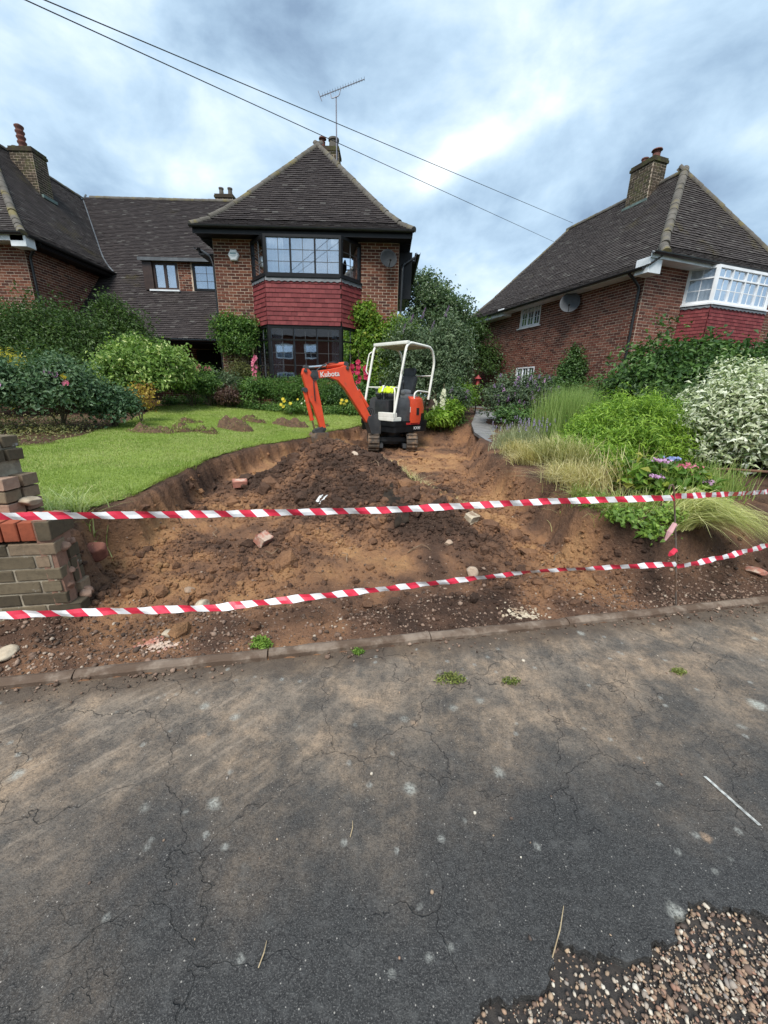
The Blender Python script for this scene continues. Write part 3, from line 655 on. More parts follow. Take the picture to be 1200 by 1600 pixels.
# ---- lawn
LAWN_POLY = [(-9,1.2),(-5.2,1.62),(-2.42,2.2),(-2.36,2.5),(-2.16,2.78),(-2.08,3.1),(-2.18,4.17),(-2.22,5.37),(-1.94,6.6),(-1.49,7.73),(-1.23,8.67),(-.75,9.6),(-.2,10.0),(-.1,10.5),(-1.3,10.75),(-3.3,10.8),(-5,10.9),(-6.0,10.3),(-5.5,9),(-5.05,7.6),(-4.75,6.2),(-4.7,5.4),(-5.1,4.9),(-9,4.4)]
X, Y, F = grid_mesh(-9,0,1.2,11.1,.06)
ins = in_poly(X+fbm(X,Y,4,33)*.10,Y+fbm(X,Y,4,35)*.10,LAWN_POLY); z, m, fr, mo, dl, dr = terrain(X,Y); ins &= (m < .12) & (Y > Yk(X)+.60)
Fk = F[ins[F].all(1)]
use = np.unique(Fk); mp = np.full(len(X),-1); mp[use] = np.arange(len(use))
t = NT('lawn_turf'); nz = t.noise(1.3,5); n2 = t.noise(45,4,.7)
col = t.mix(t.step(nz,.35,.65), (.18,.25,.05), (.25,.31,.085)); col = t.mix(t.mth('MULTIPLY', t.step(n2,.45,.7), .7), col, (.05,.085,.018))
LAWNM = t.done(col, .9, t.bump(n2,.8,.02), .15)
o = part('lawn', np.stack([X,Y,z+.012],1)[use], mp[Fk], LAWNM, smooth=True); tag(o, kind='structure')
def blades(P, L, wd, lean, droop, rnd, mat, name, seg=3, seed=1, parent=None):
    """P (n,3) roots; L (n,) lengths; lean (n,2) horizontal reach fraction"""
    n = len(P); t_ = np.linspace(0,1,seg+1); V = np.zeros((n,2*seg+1,3)); ang = np.arctan2(lean[:,1],lean[:,0])+np.pi/2+np.random.default_rng(seed).normal(0,.6,n)
    sx, sy = np.cos(ang), np.sin(ang)
    for i, q in enumerate(t_):
        cx = P[:,0]+lean[:,0]*L*(q**1.6); cy = P[:,1]+lean[:,1]*L*(q**1.6); ll = np.sqrt((lean**2).sum(1)); cz = P[:,2]+L*(q*np.sqrt(np.clip(1-np.clip(ll,0,.95)**2*.6,0.1,1))-droop*q*q*q)
        w_ = wd*(1-q)**.7 if i else wd
        if i < seg: V[:,2*i] = np.stack([cx-sx*w_,cy-sy*w_,cz],1); V[:,2*i+1] = np.stack([cx+sx*w_,cy+sy*w_,cz],1)
        else: V[:,2*i] = np.stack([cx,cy,cz],1)
    k = 2*seg+1; fs = []
    for i in range(seg-1): fs += [(2*i,2*i+1,2*i+3),(2*i,2*i+3,2*i+2)]
    fs.append((2*seg-2,2*seg-1,2*seg)); f = np.array(fs)
    F = (f[None]+np.arange(n)[:,None,None]*k).reshape(-1,3)
    me = fast_mesh(name, V.reshape(-1,3), F, mat, np.repeat(rnd,k))
    return me
GRASSM = leafmat('grass_blade', [(0,(.155,.225,.045)),(.4,(.235,.32,.062)),(.75,(.315,.385,.10)),(.93,(.41,.43,.17)),(1,(.47,.42,.23))], .3, .6, .2)
def lawn_points(n, seed):
    g = np.random.default_rng(seed); y = 2.2+9*g.random(n)**1.7; x = g.uniform(-6,-.1,n); k = in_poly(x,y,LAWN_POLY); x, y = x[k], y[k]; z, m, fr, mo, dl, dr = terrain(x,y); k = (m < .2)&(y > Yk(x)+.62); return np.stack([x[k],y[k],z[k]+.006],1), dl[k], g
P, dl, g = lawn_points(330000, 71); n = len(P)
L = g.uniform(.020,.048,n)*(1+.9*np.exp(-(dl/.12)**2)); ln = g.normal(0,.40,(n,2))
ln[:,0] += .8*np.exp(-(dl/.12)**2)
patch = fbm(P[:,0],P[:,1],1.2,81)
me = blades(P, L, np.full(n,.0011)*(1+P[:,1]*.30), ln, np.full(n,.15), np.clip(g.random(n)*.6+.16+patch*1.1+.55*sst(.16,.34,fbm(P[:,0],P[:,1],2.6,85))*g.random(n)+.3*np.exp(-(dl/.15)**2),0,1), GRASSM, 'grass', 2)
o = link('grass', me); tag(o, 'short green lawn grass in front of the flower beds', 'grass', kind='stuff')
# strip of path running back between the houses
PATHM = plain('path_concrete', (.20,.195,.19), (.14,.138,.135), 5, .85, .3)
pc = [(2.0,6.1),(1.95,7.3),(2.0,8.5),(2.2,9.8),(2.6,11.2),(3.1,14),(3.8,24)]
V = []; Fq = []
for i, (px_, py_) in enumerate(pc):
    a = Vector((*pc[max(i-1,0)],0)); b = Vector((*pc[min(i+1,len(pc)-1)],0)); d = (b-a).normalized(); s_ = Vector((d.y,-d.x,0)); zz = float(garden(px_,py_))+.012
    for q in (-.08,.85): V += [(px_+s_.x*q,py_+s_.y*q,zz),(px_+s_.x*q,py_+s_.y*q,zz-.06)]
for i in range(len(pc)-1): a = 4*i; b = a+4; Fq += [(a,a+2,b+2,b),(a,b,b+1,a+1),(a+2,a+3,b+3,b+2)]
Fq.append((0,1,3,2))
o = part('path', V, Fq, PATHM); tag(o, kind='structure')
# ------------------------------------------------------------------ houses
X1, Y1 = Vector((1,0,0)), Vector((0,1,0))
def inv(prof, z):
    for i in range(1,len(prof)):
        if z <= prof[i][1]: a, b = prof[i-1], prof[i]; return a[0]+(b[0]-a[0])*(z-a[1])/(b[1]-a[1])
    return prof[-1][0]
def val(prof, r):
    for i in range(1,len(prof)):
        if r <= prof[i][0]: a, b = prof[i-1], prof[i]; return a[1]+(b[1]-a[1])*(r-a[0])/(b[0]-a[0])
    return prof[-1][1]
def strips_part(name, strips, mat, parent):
    V = []; F = []
    for q in strips: b = len(V); V += q; F.append((b,b+1,b+2,b+3))
    return part(name, V, F, mat, parent)
def bay(root, P, zs, fm, lead, cols, transoms, gm, plinth, curt=True, white=False, lm=None):
    """canted bay. P: plan points left to right; zs: (ground, lower sill, lower head, apron bottom, sill, head)"""
    g, ls, lh, ab, us, uh = zs
    b = MB(); t = .03
    pan = MB()
    for i in range(3):
        a, c_ = Vector((*P[i],0)), Vector((*P[i+1],0)); u = (c_-a).normalized(); n = Vector((u.y,-u.x,0)); w = (c_-a).length
        # backing board behind hung tiles
        pan.add([a+Z3*lh-n*.02,c_+Z3*lh-n*.02,c_+Z3*us-n*.02,a+Z3*us-n*.02], [(0,1,2,3)])
        nc = cols if i == 1 else 1
        if ls is not None:
            window(root, a+Z3*ls, u, n, w, lh-ls, nc, None, fm, GLASS, lm, .075 if i == 1 else .07, lead=(2,4,.004) if lead else (0,0), transom=.74 if lead else None, depth=.09)
        wo = window(root, a+Z3*us, u, n, w, uh-us, nc, None, fm, gm, lm, .065, lead=lead if i == 1 or not white else (2,3,.008), transom=transoms[0 if i == 1 else 1], depth=.09)
        sb = MB(); Mx = basis(u, n, Z3, a); sb.box((-.02 if i != 1 else .03,-.05,us-.045),(w+.02 if i != 1 else w-.03,.045,us-.002), Mx); sb.build('sill', fm, root)
    top = MB(); top.prism([(*p,lh-.012) for p in P], (0,0,.01)); top.prism([(*p,us-.07) for p in P], (0,0,.02)); top.build('bay_floor', UNDER, root)
    panel = pan.build('hung_tile_panel', UNDER, root)
    its = []
    for i in range(3):
        a, c_ = Vector((*P[i],0)), Vector((*P[i+1],0)); u = (c_-a).normalized(); n = Vector((u.y,-u.x,0)); w = (c_-a).length
        e0, e1 = (0.006, -.004) if i == 0 else (.004, -.006) if i == 2 else (0.0, 0.0)
        it, _ = tile_items(a+Z3*lh, u, -n, [(0,0),(.012,ab-lh)], lambda r, e=e0: e, lambda r, w=w, e=e1: w+e, gauge=(ab-lh)/9.5, tw=.168)
        its += it
    place_tiles(panel, its, REDT, lambda i: 1, 300, leng=.115, name='red_tile', t0=.026, jit=.5)
    ap = MB()
    for i in range(3):
        a, c_ = Vector((*P[i],0)), Vector((*P[i+1],0)); u = (c_-a).normalized(); n = Vector((u.y,-u.x,0)); w = (c_-a).length; k = max(8, int(w/.03))
        V = []; F = []
        for j in range(k+1):
            x = w*j/k; zz = ab+.012*math.sin(x*38)-.012; p = a+u*x
            V += [p+n*.034+Z3*zz, p+n*.012+Z3*(us-.04)]
        for j in range(k): F.append((2*j,2*j+2,2*j+3,2*j+1))
        ap.add(V, F)
    ap.build('lead_apron', LEAD, root)
    return panel

# ---- house with the bay and the long sloping roof
HM = thing('brick_house', 'brown brick house with red tile-hung bay and black window frames', 'house', (-2.35,12.3,.85))
PB = [(-3.9,12.3),(-3.36,11.68),(-1.31,11.68),(-.82,12.3)]
PW = [(-3.9,12.3),(-3.36,11.68),(-1.31,11.68),(-.82,12.3)]
wm = MB(); op = [(-3.82+4.93, -.90+4.93, .6, 5.42)]
wall_sheet(wm, (-4.93,12.3,0), X1, -Y1, 5.16, .6, 5.46, op, .2)
wall_sheet(wm, (.23,12.3,0), Y1, X1, 7.7, .6, 5.46)
wall_sheet(wm, (.23,20,0), -X1, Y1, 5.16, .6, 5.46)
wall_sheet(wm, (-4.93,20,0), -Y1, -X1, 7.7, .6, 5.46)
wallM = wm.build('wall', MORTAR, HM)
items = brick_items((-4.93,12.3,0), X1, -Y1, 5.16, .6, 5.46, op)+brick_items((.23,12.3,0), Y1, X1, 7.7, .6, 5.46, ph=.11)+brick_items((-4.93,16.2,0), -Y1, -X1, 3.9, .6, 5.46, ph=.11)
place_bricks(wallM, items, BRICK, lambda i: (1/zc_of(i[0]) if i[2].y < -.5 and 3.4 < i[0].z < 5.4 else -1), 300)
rm = MB(); rm.box((-4.7,12.6,3.3),(0,19.6,4.1)); rm.box((-4.75,12.6,.55),(.05,19.6,.6)); rm.add([(-4.7,16,.6),(0.05,16,.6),(.05,16,5.4),(-4.7,16,5.4)], [(0,1,2,3)]); rm.build('interior', ROOM, HM)
bay(HM, PB, (.6,1.68,3.12,4.2,4.33,5.28), BLACKW, (2,3,.005), 3, (None,None), GLASS, None, lm=LEADB)
pl = MB()
itp = []
for i in range(3):
    a, c_ = Vector((*PB[i],0)), Vector((*PB[i+1],0)); u = (c_-a).normalized(); n = Vector((u.y,-u.x,0)); w = (c_-a).length
    wall_sheet(pl, a, u, n, w, .6, 1.64); itp += brick_items(a, u, n, w, .6, 1.64)
plw = pl.build('bay_plinth', MORTAR, HM); place_bricks(plw, itp, BRICK, lambda i: 0, 0)
for (x, w_, z0, z1) in ((-3.3,.42,4.36,5.26),(-1.6,.16,4.36,5.26),(-3.3,.3,1.72,3.1),(-1.62,.26,1.72,3.1)): curtain(HM, (x,11.9,0), X1, w_, z0, z1, CURT, waves=5)
for (a, b) in (((-3.82,12.33),(-3.42,11.88)),((-1.28,11.86),(-.9,12.33))):
    a, b = Vector((*a,0)), Vector((*b,0)); curtain(HM, a, (b-a).normalized(), (b-a).length, 1.72, 3.1, CURT, waves=5)
# pale panel added in the room to stand for light from the conservatory window
rw = MB(); rw.box((-1.95,15.7,1.75),(-1.15,15.74,2.9)); rw.build('conservatory_light_panel', CURT, HM)
# roof
PM = [(0,0),(.25,.17),(.6,.5),(1.0,.93),(2.93,3.19)]
ex0, ex1, ey, ez, rx, rz = -5.28, .58, 11.82, 5.48, -2.35, 8.67
itf, stf = tile_items((ex0,ey,ez), X1, Y1, PM, lambda r: r, lambda r: ex1-ex0-r)
roofM = strips_part('roof', stf, UNDER, HM)
place_tiles(roofM, itf, TILE, lambda i: 1/zc_of(i[0]), 300)
sd = []
for k in range(1,len(PM)):
    (r0,h0),(r1,h1) = PM[k-1], PM[k]
    sd.append([Vector((ex1-r0,ey+r0,ez+h0)),Vector((ex1-r0,20.4,ez+h0)),Vector((ex1-r1,20.4,ez+h1)),Vector((ex1-r1,ey+r1,ez+h1))])
    sd.append([Vector((ex0+r0,20.4,ez+h0)),Vector((ex0+r0,ey+r0,ez+h0)),Vector((ex0+r1,ey+r1,ez+h1)),Vector((ex0+r1,20.4,ez+h1))])
sd.append([Vector((ex0,20.4,ez)),Vector((ex1,20.4,ez)),Vector((rx,20.4,rz)),Vector((rx,20.4,rz))])
strips_part('roof_side', sd[:-1], TILE, roofM); part('roof_back', [tuple(v) for v in sd[-1][:3]], [(0,1,2)], TILE, roofM)
hipL = [(ex0+r,ey+r,ez+h+.03) for r, h in PM]; hipR = [(ex1-r,ey+r,ez+h+.03) for r, h in PM]
hip_tiles(roofM, hipL, HIPT, .085); hip_tiles(roofM, hipR, HIPT, .085); hip_tiles(roofM, [(rx,ey+2.9,rz+.03),(rx,19.5,rz+.03)], HIPT, .09, name='ridge_tile')
ev = MB(); ev.box((ex0+.02,ey+.03,5.30),(ex1-.02,ey+.055,5.47)); ev.box((ex0+.03,ey+.055,5.33),(ex1-.03,12.3,5.35)); ev.box((ex0+.03,12.3,5.30),(-4.95,20,5.34)); ev.box((.25,12.3,5.30),(ex1-.03,20,5.34))
ev.build('fascia_and_soffit', BLACKW, HM)
gutter(HM, (ex0-.02,ey-.04,5.47), (ex1+.02,ey-.04,5.47), GUT)
lo = MB(); lo.box((.26,12.75,5.02),(.72,19.8,5.06)); lo.box((.70,12.75,5.06),(.73,19.8,5.25)); lo.box((.26,12.72,4.05),(.62,12.75,5.25)); lo.build('side_eaves_box', BLACKW, HM); lo = MB(); lo.box((-5.45,12.6,5.02),(-4.96,14,5.06)); lo.box((-5.48,12.6,5.03),(-5.452,14,5.2)); lo.build('side_eaves_box', BLACKW, HM)
gutter(HM, (.80,12.7,5.25), (.80,19.8,5.25), GUT, .06); gutter(HM, (-5.53,12.55,5.2), (-5.53,15,5.2), GUT, .06)
pipe(HM, [(.72,12.78,5.15),(.36,12.62,4.9),(.34,12.36,4.75),(.29,12.36,.7)], .036)
pipe(HM, [(-5.45,12.7,5.15),(-5.1,12.5,4.95),(-5.0,12.42,4.7),(-5.0,12.42,.7)], .036)
chimney(HM, -2.26, 16.6, 8.0, .74, .6, 1.42, MOSSB, [(-.22,0,.40,.10,'cowl'),(.17,0,.34,.17,'moss')])
chimney(HM, -7.6, 21, 8.6, .8, .6, 1.15, MOSSB, [(-.2,0,.34,.1,'moss'),(.2,0,.34,.1,'moss')])
# long roof slope over the porch, with the dormer
RWX, RWE = -10.12, 5.32                                             # neighbour's right eave
PL_ = [(0,0),(.3,.22),(.8,.70),(3.18,3.68)]
def mid_umin(r):
    z = 2.9+r
    return (-10.55 if z < RWE else RWX-inv(PL_, z-RWE))+13.2
in_dormer = lambda p: -8.62 < p.x < -4.9 and 15.28 < p.y < 16.27
itm, stm = tile_items((-13.2,13.55,2.9), X1, Y1, [(0,0),(6.2,6.2)], mid_umin, lambda r: (-4.95 if r < 2.6 else (-4.95 if 2.9+r < 5.5 else -5.28+inv(PM,2.9+r-5.48)))+13.2, hole=in_dormer)
midroof = strips_part('long_roof', stm, UNDER, HM)
place_tiles(midroof, itm, TILE, lambda i: -1, 0)
bk = MB(); bk.add([(-13.2,19.75,9.1),(-2.4,19.75,9.1),(-2.4,25,4.5),(-13.2,25,4.5)], [(0,1,2,3)]); bk.build('rear_roof_slope', TILE, midroof)
hip_tiles(midroof, [(-13.0,19.75,9.12),(-2.6,19.75,9.12)], HIPT, .09, name='ridge_tile')
vl = MB()
for r in np.arange(2.45,6.1,.3):
    a, b = Vector((mid_umin(r)-13.2,13.55+r,2.925+r)), Vector((mid_umin(r+.3)-13.2,13.85+r,3.225+r)); vl.tube([a,b], .035, 6)
vl.build('valley_lead', LEAD, midroof)
ft = MB(); ft.box((-10.5,13.56,2.78),(-5.0,13.585,2.9)); ft.box((-10.5,13.585,2.80),(-5.0,15.6,2.82)); ft.build('porch_fascia', BLACKW, HM)
gutter(HM, (-10.5,13.5,2.88), (-5.0,13.5,2.88), GUT)
pw = MB(); wall_sheet(pw, (-10.5,15.6,0), X1, -Y1, 5.55, .6, 2.82); por = pw.build('porch_wall', MORTAR, HM)
place_bricks(por, brick_items((-10.5,15.6,0), X1, -Y1, 5.55, .6, 2.8), BRICK, lambda i: 0, 0)
dr = MB(); dr.box((-7.2,15.5,.75),(-6.2,15.58,2.75)); d_ = dr.build('front_door', BLACKW, HM)
kn = MB(); kn.lathe((-6.32,15.46,1.7), [(.02,0),(.035,.02),(.02,.04)], 10, axis='Y'); kn.build('handle', LEAD, d_)
# dormer
dm = MB(); wall_sheet(dm, (-8.6,15.3,0), X1, -Y1, 3.66, 4.62, 5.56, [(.28,1.12,4.66,5.54),(1.66,3.6,4.66,5.54)], .1); dm.add([(-8.6,15.3,4.64),(-8.6,16.25,5.58),(-8.6,15.3,5.58)], [(0,1,2)])
dor = dm.build('dormer', MORTAR, HM)
place_bricks(dor, brick_items((-8.6,15.3,0), X1, -Y1, 3.66, 4.66, 5.54, [(.2,1.16,4.6,5.6),(1.62,3.6,4.6,5.6)], ph=.03), BRICK, lambda i: 0, 0)
dt = MB(); dt.box((-8.72,15.12,5.58),(-4.96,16.6,5.63)); dt.box((-8.70,15.10,5.54),(-4.96,15.125,5.64)); dt.build('dormer_roof', LEAD, dor)
dc = MB(); dc.box((-8.62,15.2,4.66),(-8.30,15.3,5.54)); dc.build('dormer_cheek', BROWNW, dor)
window(HM, (-6.92,15.27,4.68), X1, -Y1, .95, .85, 1, None, BLACKW, GLASS, LEADB, .07, lead=(2,3,.005))
window(HM, (-5.95,15.27,4.68), X1, -Y1, .95, .85, 1, None, BLACKW, GLASS, LEADB, .07, lead=(2,3,.005))
window(HM, (-8.3,15.27,4.68), X1, -Y1, .84, .85, 2, None, BROWNW, GLASS, None, .07, barw=.09)
sb = MB(); sb.box((-8.45,15.16,4.62),(-7.4,15.3,4.67)); sb.build('sill', WFASCIA, dor)
for (x, w_) in ((-8.2,.3),(-7.8,.28),(-6.8,.75)): curtain(HM, (x,15.42,0), X1, w_, 4.7, 5.5, CURT, waves=4)

# ---- attached neighbour on the left
HL = thing('brick_house', 'brown brick house wing with mossy roof and tall chimney above dark hedge', 'house', (-13.3,12.7,.85))
wl = MB(); wall_sheet(wl, (-16.05,12.7,0), X1, -Y1, 5.5, .6, 5.5); wall_sheet(wl, (-10.55,12.7,0), Y1, X1, 7.3, .6, 5.4); wall_sheet(wl, (-16.05,20,0), -Y1, -X1, 7.3, .6, 5.4); wall_sheet(wl, (-10.55,20,0), -X1, Y1, 5.5, .6, 5.4)
wallL = wl.build('wall', MORTAR, HL)
itl = brick_items((-16.05,12.7,0), X1, -Y1, 5.5, .6, 5.45)+brick_items((-10.55,12.7,0), Y1, X1, 4.2, .6, 5.38, ph=.11)
place_bricks(wallL, itl, BRICK, lambda i: (1/zc_of(i[0]) if i[0].z > 3.6 and i[0].x > -11.3 else -1), 300)
lx, ly, lr = -13.3, 12.25, 3.18
itr, st1 = tile_items((RWX,ly,RWE), Y1, -X1, PL_, lambda r: r, lambda r: RWE+val(PL_,r)+10.65-ly)
itf2, st2 = tile_items((RWX-2*lr,ly,RWE), X1, Y1, PL_, lambda r: r, lambda r: 2*lr-r)
roofL = strips_part('roof', st1+st2, UNDER, HL)
place_tiles(roofL, itr+itf2, TILE_M, lambda i: (1/zc_of(i[0]) if i[0].x > -12.5 else -1), 300)
sl_ = []
for k in range(1,len(PL_)):
    (r0,h0),(r1,h1) = PL_[k-1], PL_[k]; e = RWX-2*lr
    sl_.append([Vector((e+r0,22,RWE+h0)),Vector((e+r0,ly+r0,RWE+h0)),Vector((e+r1,ly+r1,RWE+h1)),Vector((e+r1,22,RWE+h1))])
strips_part('roof_side', sl_, TILE_M, roofL)
hip_tiles(roofL, [(RWX-r,ly+r,RWE+h+.03) for r, h in PL_], HIPT, .10); hip_tiles(roofL, [(lx,ly+lr,RWE+3.71),(lx,19.7,RWE+3.71)], HIPT, .09, name='ridge_tile')
evl = MB(); evl.box((-10.54,12.7,5.16),(-10.14,16.2,5.19)); evl.box((-10.145,12.62,5.19),(-10.12,16.2,5.31)); evl.build('soffit_and_fascia', BLACKW, HL)
ew = MB(); ew.box((-16.4,12.28,5.16),(-10.16,12.30,5.32)); ew.box((-16.4,12.30,5.19),(-10.56,12.7,5.21)); ew.box((-10.53,12.28,5.02),(-10.10,12.6,5.30), bev=.01); ew.build('white_fascia', WFASCIA, HL)
gutter(HL, (-10.05,12.3,5.32), (-10.05,16.0,5.32), GUT); gutter(HL, (-16.4,12.2,5.34), (-10.1,12.2,5.34), GUT)
pipe(HL, [(-10.07,12.75,5.24),(-10.3,12.78,5.12),(-10.5,12.80,4.9),(-10.5,12.80,.7)], .036)
chimney(HL, -12.6, 16.2, 7.4, .76, .6, 1.60, MOSSB, [(-.12,0,.74,.11,'louvre'),(-.38,0,.12,.1,'moss')])
fl = MB(); fl.box((-12.17,15.9,7.58),(-12.10,16.5,7.68), Matrix.Translation((0,0,.0))); fl.build('flashing', plain('verdigris_lead', (.14,.20,.18), (.10,.13,.12), 6, .7), roofL)

# ---- house on the right, turned away
FRM = Matrix.Translation((6.773,11.607,0)) @ Matrix.Rotation(math.radians(19),4,'Z')
HR = thing('brick_house', 'red brick house with white windows and white bay behind hedges', 'house', (2.9,0,.3), FRM)
wz = lambda p: zc_of(FRM @ p)
so = [(4.02,5.16,3.9,4.78),(3.95,5.05,1.75,2.5)]                     # openings along the side wall
wr = MB(); fo = [(1.52,4.40,3.0,4.86)]
wall_sheet(wr, (0,0,0), X1, -Y1, 5.8, .3, 4.9, fo, .2)
# side wall runs away from the corner: laid from the far end so that its normal points out
wall_sheet(wr, (0,8.4,0), -Y1, -X1, 8.4, .3, 4.88, [(8.4-b,8.4-a,c_,d) for a,b,c_,d in so], .1)
wall_sheet(wr, (5.8,0,0), Y1, X1, 8.4, .3, 4.88); wall_sheet(wr, (5.8,8.4,0), -X1, Y1, 5.8, .3, 4.88)
wallR = wr.build('wall', MORTAR, HR)
itR = brick_items((0,0,0), X1, -Y1, 5.8, .3, 4.88, fo)+brick_items((0,8.4,0), -Y1, -X1, 8.4, .3, 4.86, [(8.4-b,8.4-a,c_,d) for a,b,c_,d in so], ph=.0625)
place_bricks(wallR, itR, BRICK_R, lambda i: (1/wz(i[0]) if i[0].z > 2.55 and i[0].x < 1.5 else -1), 300)
PR = [(1.52,0),(1.80,-.6),(4.12,-.6),(4.40,0)]
bay(HR, PR, (.3,None,3.0,3.83,3.94,4.84), WHITEW, (2,3,.009), 4, (.68,.68), GLASS_L, None, white=True, lm=WHITEW)
for (a, b) in (((1.63,.0),(1.87,-.48)),((1.88,-.49),(4.04,-.49)),((4.05,-.48),(4.29,.0))):
    a, b = Vector((*a,0)), Vector((*b,0)); curtain(HR, a, (b-a).normalized(), (b-a).length, 3.98, 4.8, CURT, waves=max(4,int((b-a).length*9)))
window(HR, (0,5.16,3.92), -Y1, -X1, 1.14, .84, 3, None, WHITEW, GLASS, WHITEW, .06, lead=(2,3,.008), transom=None)
window(HR, (0,5.05,1.77), -Y1, -X1, 1.10, .72, 3, None, WHITEW, GLASS, WHITEW, .06, lead=(2,2,.008))
sb = MB(); sb.box((-.06,3.95,3.86),(.0,5.24,3.905)); sb.build('sill', WHITEW, HR)
for z0, z1, y0, y1 in ((3.95,4.75,4.06,5.1),(1.8,2.48,4.0,5.0)): curtain(HR, (.14,y1,0), -Y1, y1-y0, z0, z1, CURT, waves=8)
ri = MB(); ri.box((.3,.3,2.6),(5.5,8.1,2.7)); ri.add([(1.5,.2,.3),(1.5,8.2,.3),(1.5,8.2,4.8),(1.5,8.2,4.8)], [(0,1,2,3)]); ri.build('interior', ROOM, HR)
PS = [(0,0),(.3,.2),(.8,.66),(3.35,3.45)]; PF_ = [(0,0),(.25,.2),(.6,.6),(2.35,3.13)]
SE, FE, FYE, RXX = 4.6, 4.92, 9.0, 2.9
PFar = [(0,0),(.3,.22),(.8,.9),(2.5,3.45)]
def s_min(r): z = SE+val(PS,r); return -.45 if z < FE else -.45+inv(PF_, z-FE)
def s_max(r): return FYE-inv(PFar, val(PS,r))
itS, s1 = tile_items((-.45,0,SE), Y1, X1, PS, s_min, s_max)
def f_min(r): z = FE+val(PF_,r); return inv(PS, z-SE)
itF, s2 = tile_items((-.45,-.45,FE), X1, Y1, PF_, f_min, lambda r: 6.7-f_min(r))
roofR = strips_part('roof', s1+s2, UNDER, HR)
place_tiles(roofR, itS+itF, TILE_M, lambda i: 1/wz(i[0]), 300)
bs = []
for k in range(1,len(PS)):
    (r0,h0),(r1,h1) = PS[k-1], PS[k]; f = lambda r: 5.8+.45-r
    bs.append([Vector((f(r0),s_min(r0),SE+h0)),Vector((f(r0),s_max(r0),SE+h0)),Vector((f(r1),s_max(r1),SE+h1)),Vector((f(r1),s_min(r1),SE+h1))])
for k in range(1,len(PFar)):
    (r0,h0),(r1,h1) = PFar[k-1], PFar[k]; a0, a1 = inv(PS,h0)-.45, inv(PS,h1)-.45
    bs.append([Vector((5.8-a0,FYE-r0,SE+h0)),Vector((a0,FYE-r0,SE+h0)),Vector((a1,FYE-r1,SE+h1)),Vector((5.8-a1,FYE-r1,SE+h1))])
strips_part('roof_side', bs, TILE_M, roofR)
hipn = [(-.45+f_min(r),-.45+r,FE+h+.03) for r, h in PF_]
hip_tiles(roofR, hipn, HIPT, .11); hip_tiles(roofR, [(5.8-p[0],p[1],p[2]) for p in hipn], HIPT, .10)
hip_tiles(roofR, [(RXX,1.85,8.08),(RXX,6.5,8.08)], HIPT, .09, name='ridge_tile')
hip_tiles(roofR, [(inv(PS,h)-.45,FYE-r,SE+h+.02) for r, h in PFar], HIPT, .07, name='ridge_tile')
ew = MB(); ew.box((-.44,-.43,4.78),(6.24,-.40,4.92)); ew.box((-.42,-.40,4.80),(6.2,0,4.82)); ew.build('front_fascia', WFASCIA, HR)
bo = MB(); bo.box((-.43,-.395,4.46),(-.01,.0,4.795), bev=.008); bo.build('eaves_box', WFASCIA, HR); bo = MB(); bo.box((-.43,5.75,4.42),(-.01,6.1,4.70), bev=.008); bo.build('eaves_box', WFASCIA, HR)
es = MB(); es.box((-.43,.01,4.545),(-.01,5.74,4.56)); es.box((-.445,.01,4.53),(-.431,5.74,4.60)); es.box((-.43,6.11,4.42),(-.01,8.9,4.44)); es.box((-.445,6.11,4.44),(-.425,8.9,4.58)); es.build('side_soffit', WFASCIA, HR)
gutter(HR, (-.50,-.3,4.60), (-.50,8.95,4.60), GUT); gutter(HR, (-.5,-.5,4.90), (6.2,-.5,4.90), GUT)
pipe(HR, [(-.48,.12,4.55),(-.28,.10,4.42),(-.05,.10,4.25),(-.05,.10,.4)], .036)
pipe(HR, [(-.48,8.9,4.55),(-.2,8.6,4.3),(-.05,8.35,4.2),(-.05,8.35,.4)], .03, LEAD)
chimney(HR, 2.72, 3.05, 7.2, .56, .82, 1.52, MOSSB, [(0,.2,.22,.1,'plain'),(0,-.2,.3,.12,'cowl')])
fl = MB(); fl.box((2.36,2.6,7.52),(2.40,3.5,7.59)); fl.build('flashing', bpy.data.materials['verdigris_lead'], roofR)
# ------------------------------------------------------------------ mini excavator
ORANGE = plain('orange_red_paint', (.68,.080,.030), (.62,.068,.026), 5, .38, .06, dirt=(.24,.10,.055), dscale=9, dlo=.55, dhi=.80)
CREAM = plain('cream_white_paint', (.74,.73,.66), (.66,.65,.58), 6, .4, .06, dirt=(.34,.28,.2), dscale=6, dlo=.62, dhi=.85)
DGREY = plain('dark_grey_casting', (.035,.037,.040), (.055,.056,.058), 6, .5, .15, dirt=(.13,.09,.06), dscale=5, dlo=.58, dhi=.78)
MGREY = plain('mid_grey_plastic', (.17,.18,.19), (.13,.135,.14), 8, .55, .1)
RUBBER = plain('muddy_rubber', (.045,.038,.032), (.10,.070,.048), 9, .85, .4, dirt=(.20,.125,.075), dscale=6, dlo=.48, dhi=.64)
STEEL = plain('worn_steel', (.16,.13,.11), (.09,.07,.055), 10, .6, .3, metal=.2, dirt=(.17,.10,.06), dscale=6, dlo=.42, dhi=.58)
CHROME = plain('chrome_rod', (.75,.75,.74), rough=.16, bump=.02, metal=1.0)
VINYL = plain('black_vinyl', (.018,.019,.021), (.028,.029,.031), 12, .45, .2)
LABELW = plain('white_label', (.72,.72,.70), rough=.5); REDD = plain('red_decal', (.50,.03,.03), rough=.45)
YEL = plain('fluorescent_yellow_cloth', (.55,.70,.03), (.45,.60,.02), 20, .8, .3)
DX, DY, DZ = .13, 8.85, .165
dz_ = DZ
EX = thing('mini_excavator', 'orange and black mini excavator with cream canopy frame and bucket on soil', 'excavator', (0,0,0), Matrix.Translation((DX,DY,DZ)))
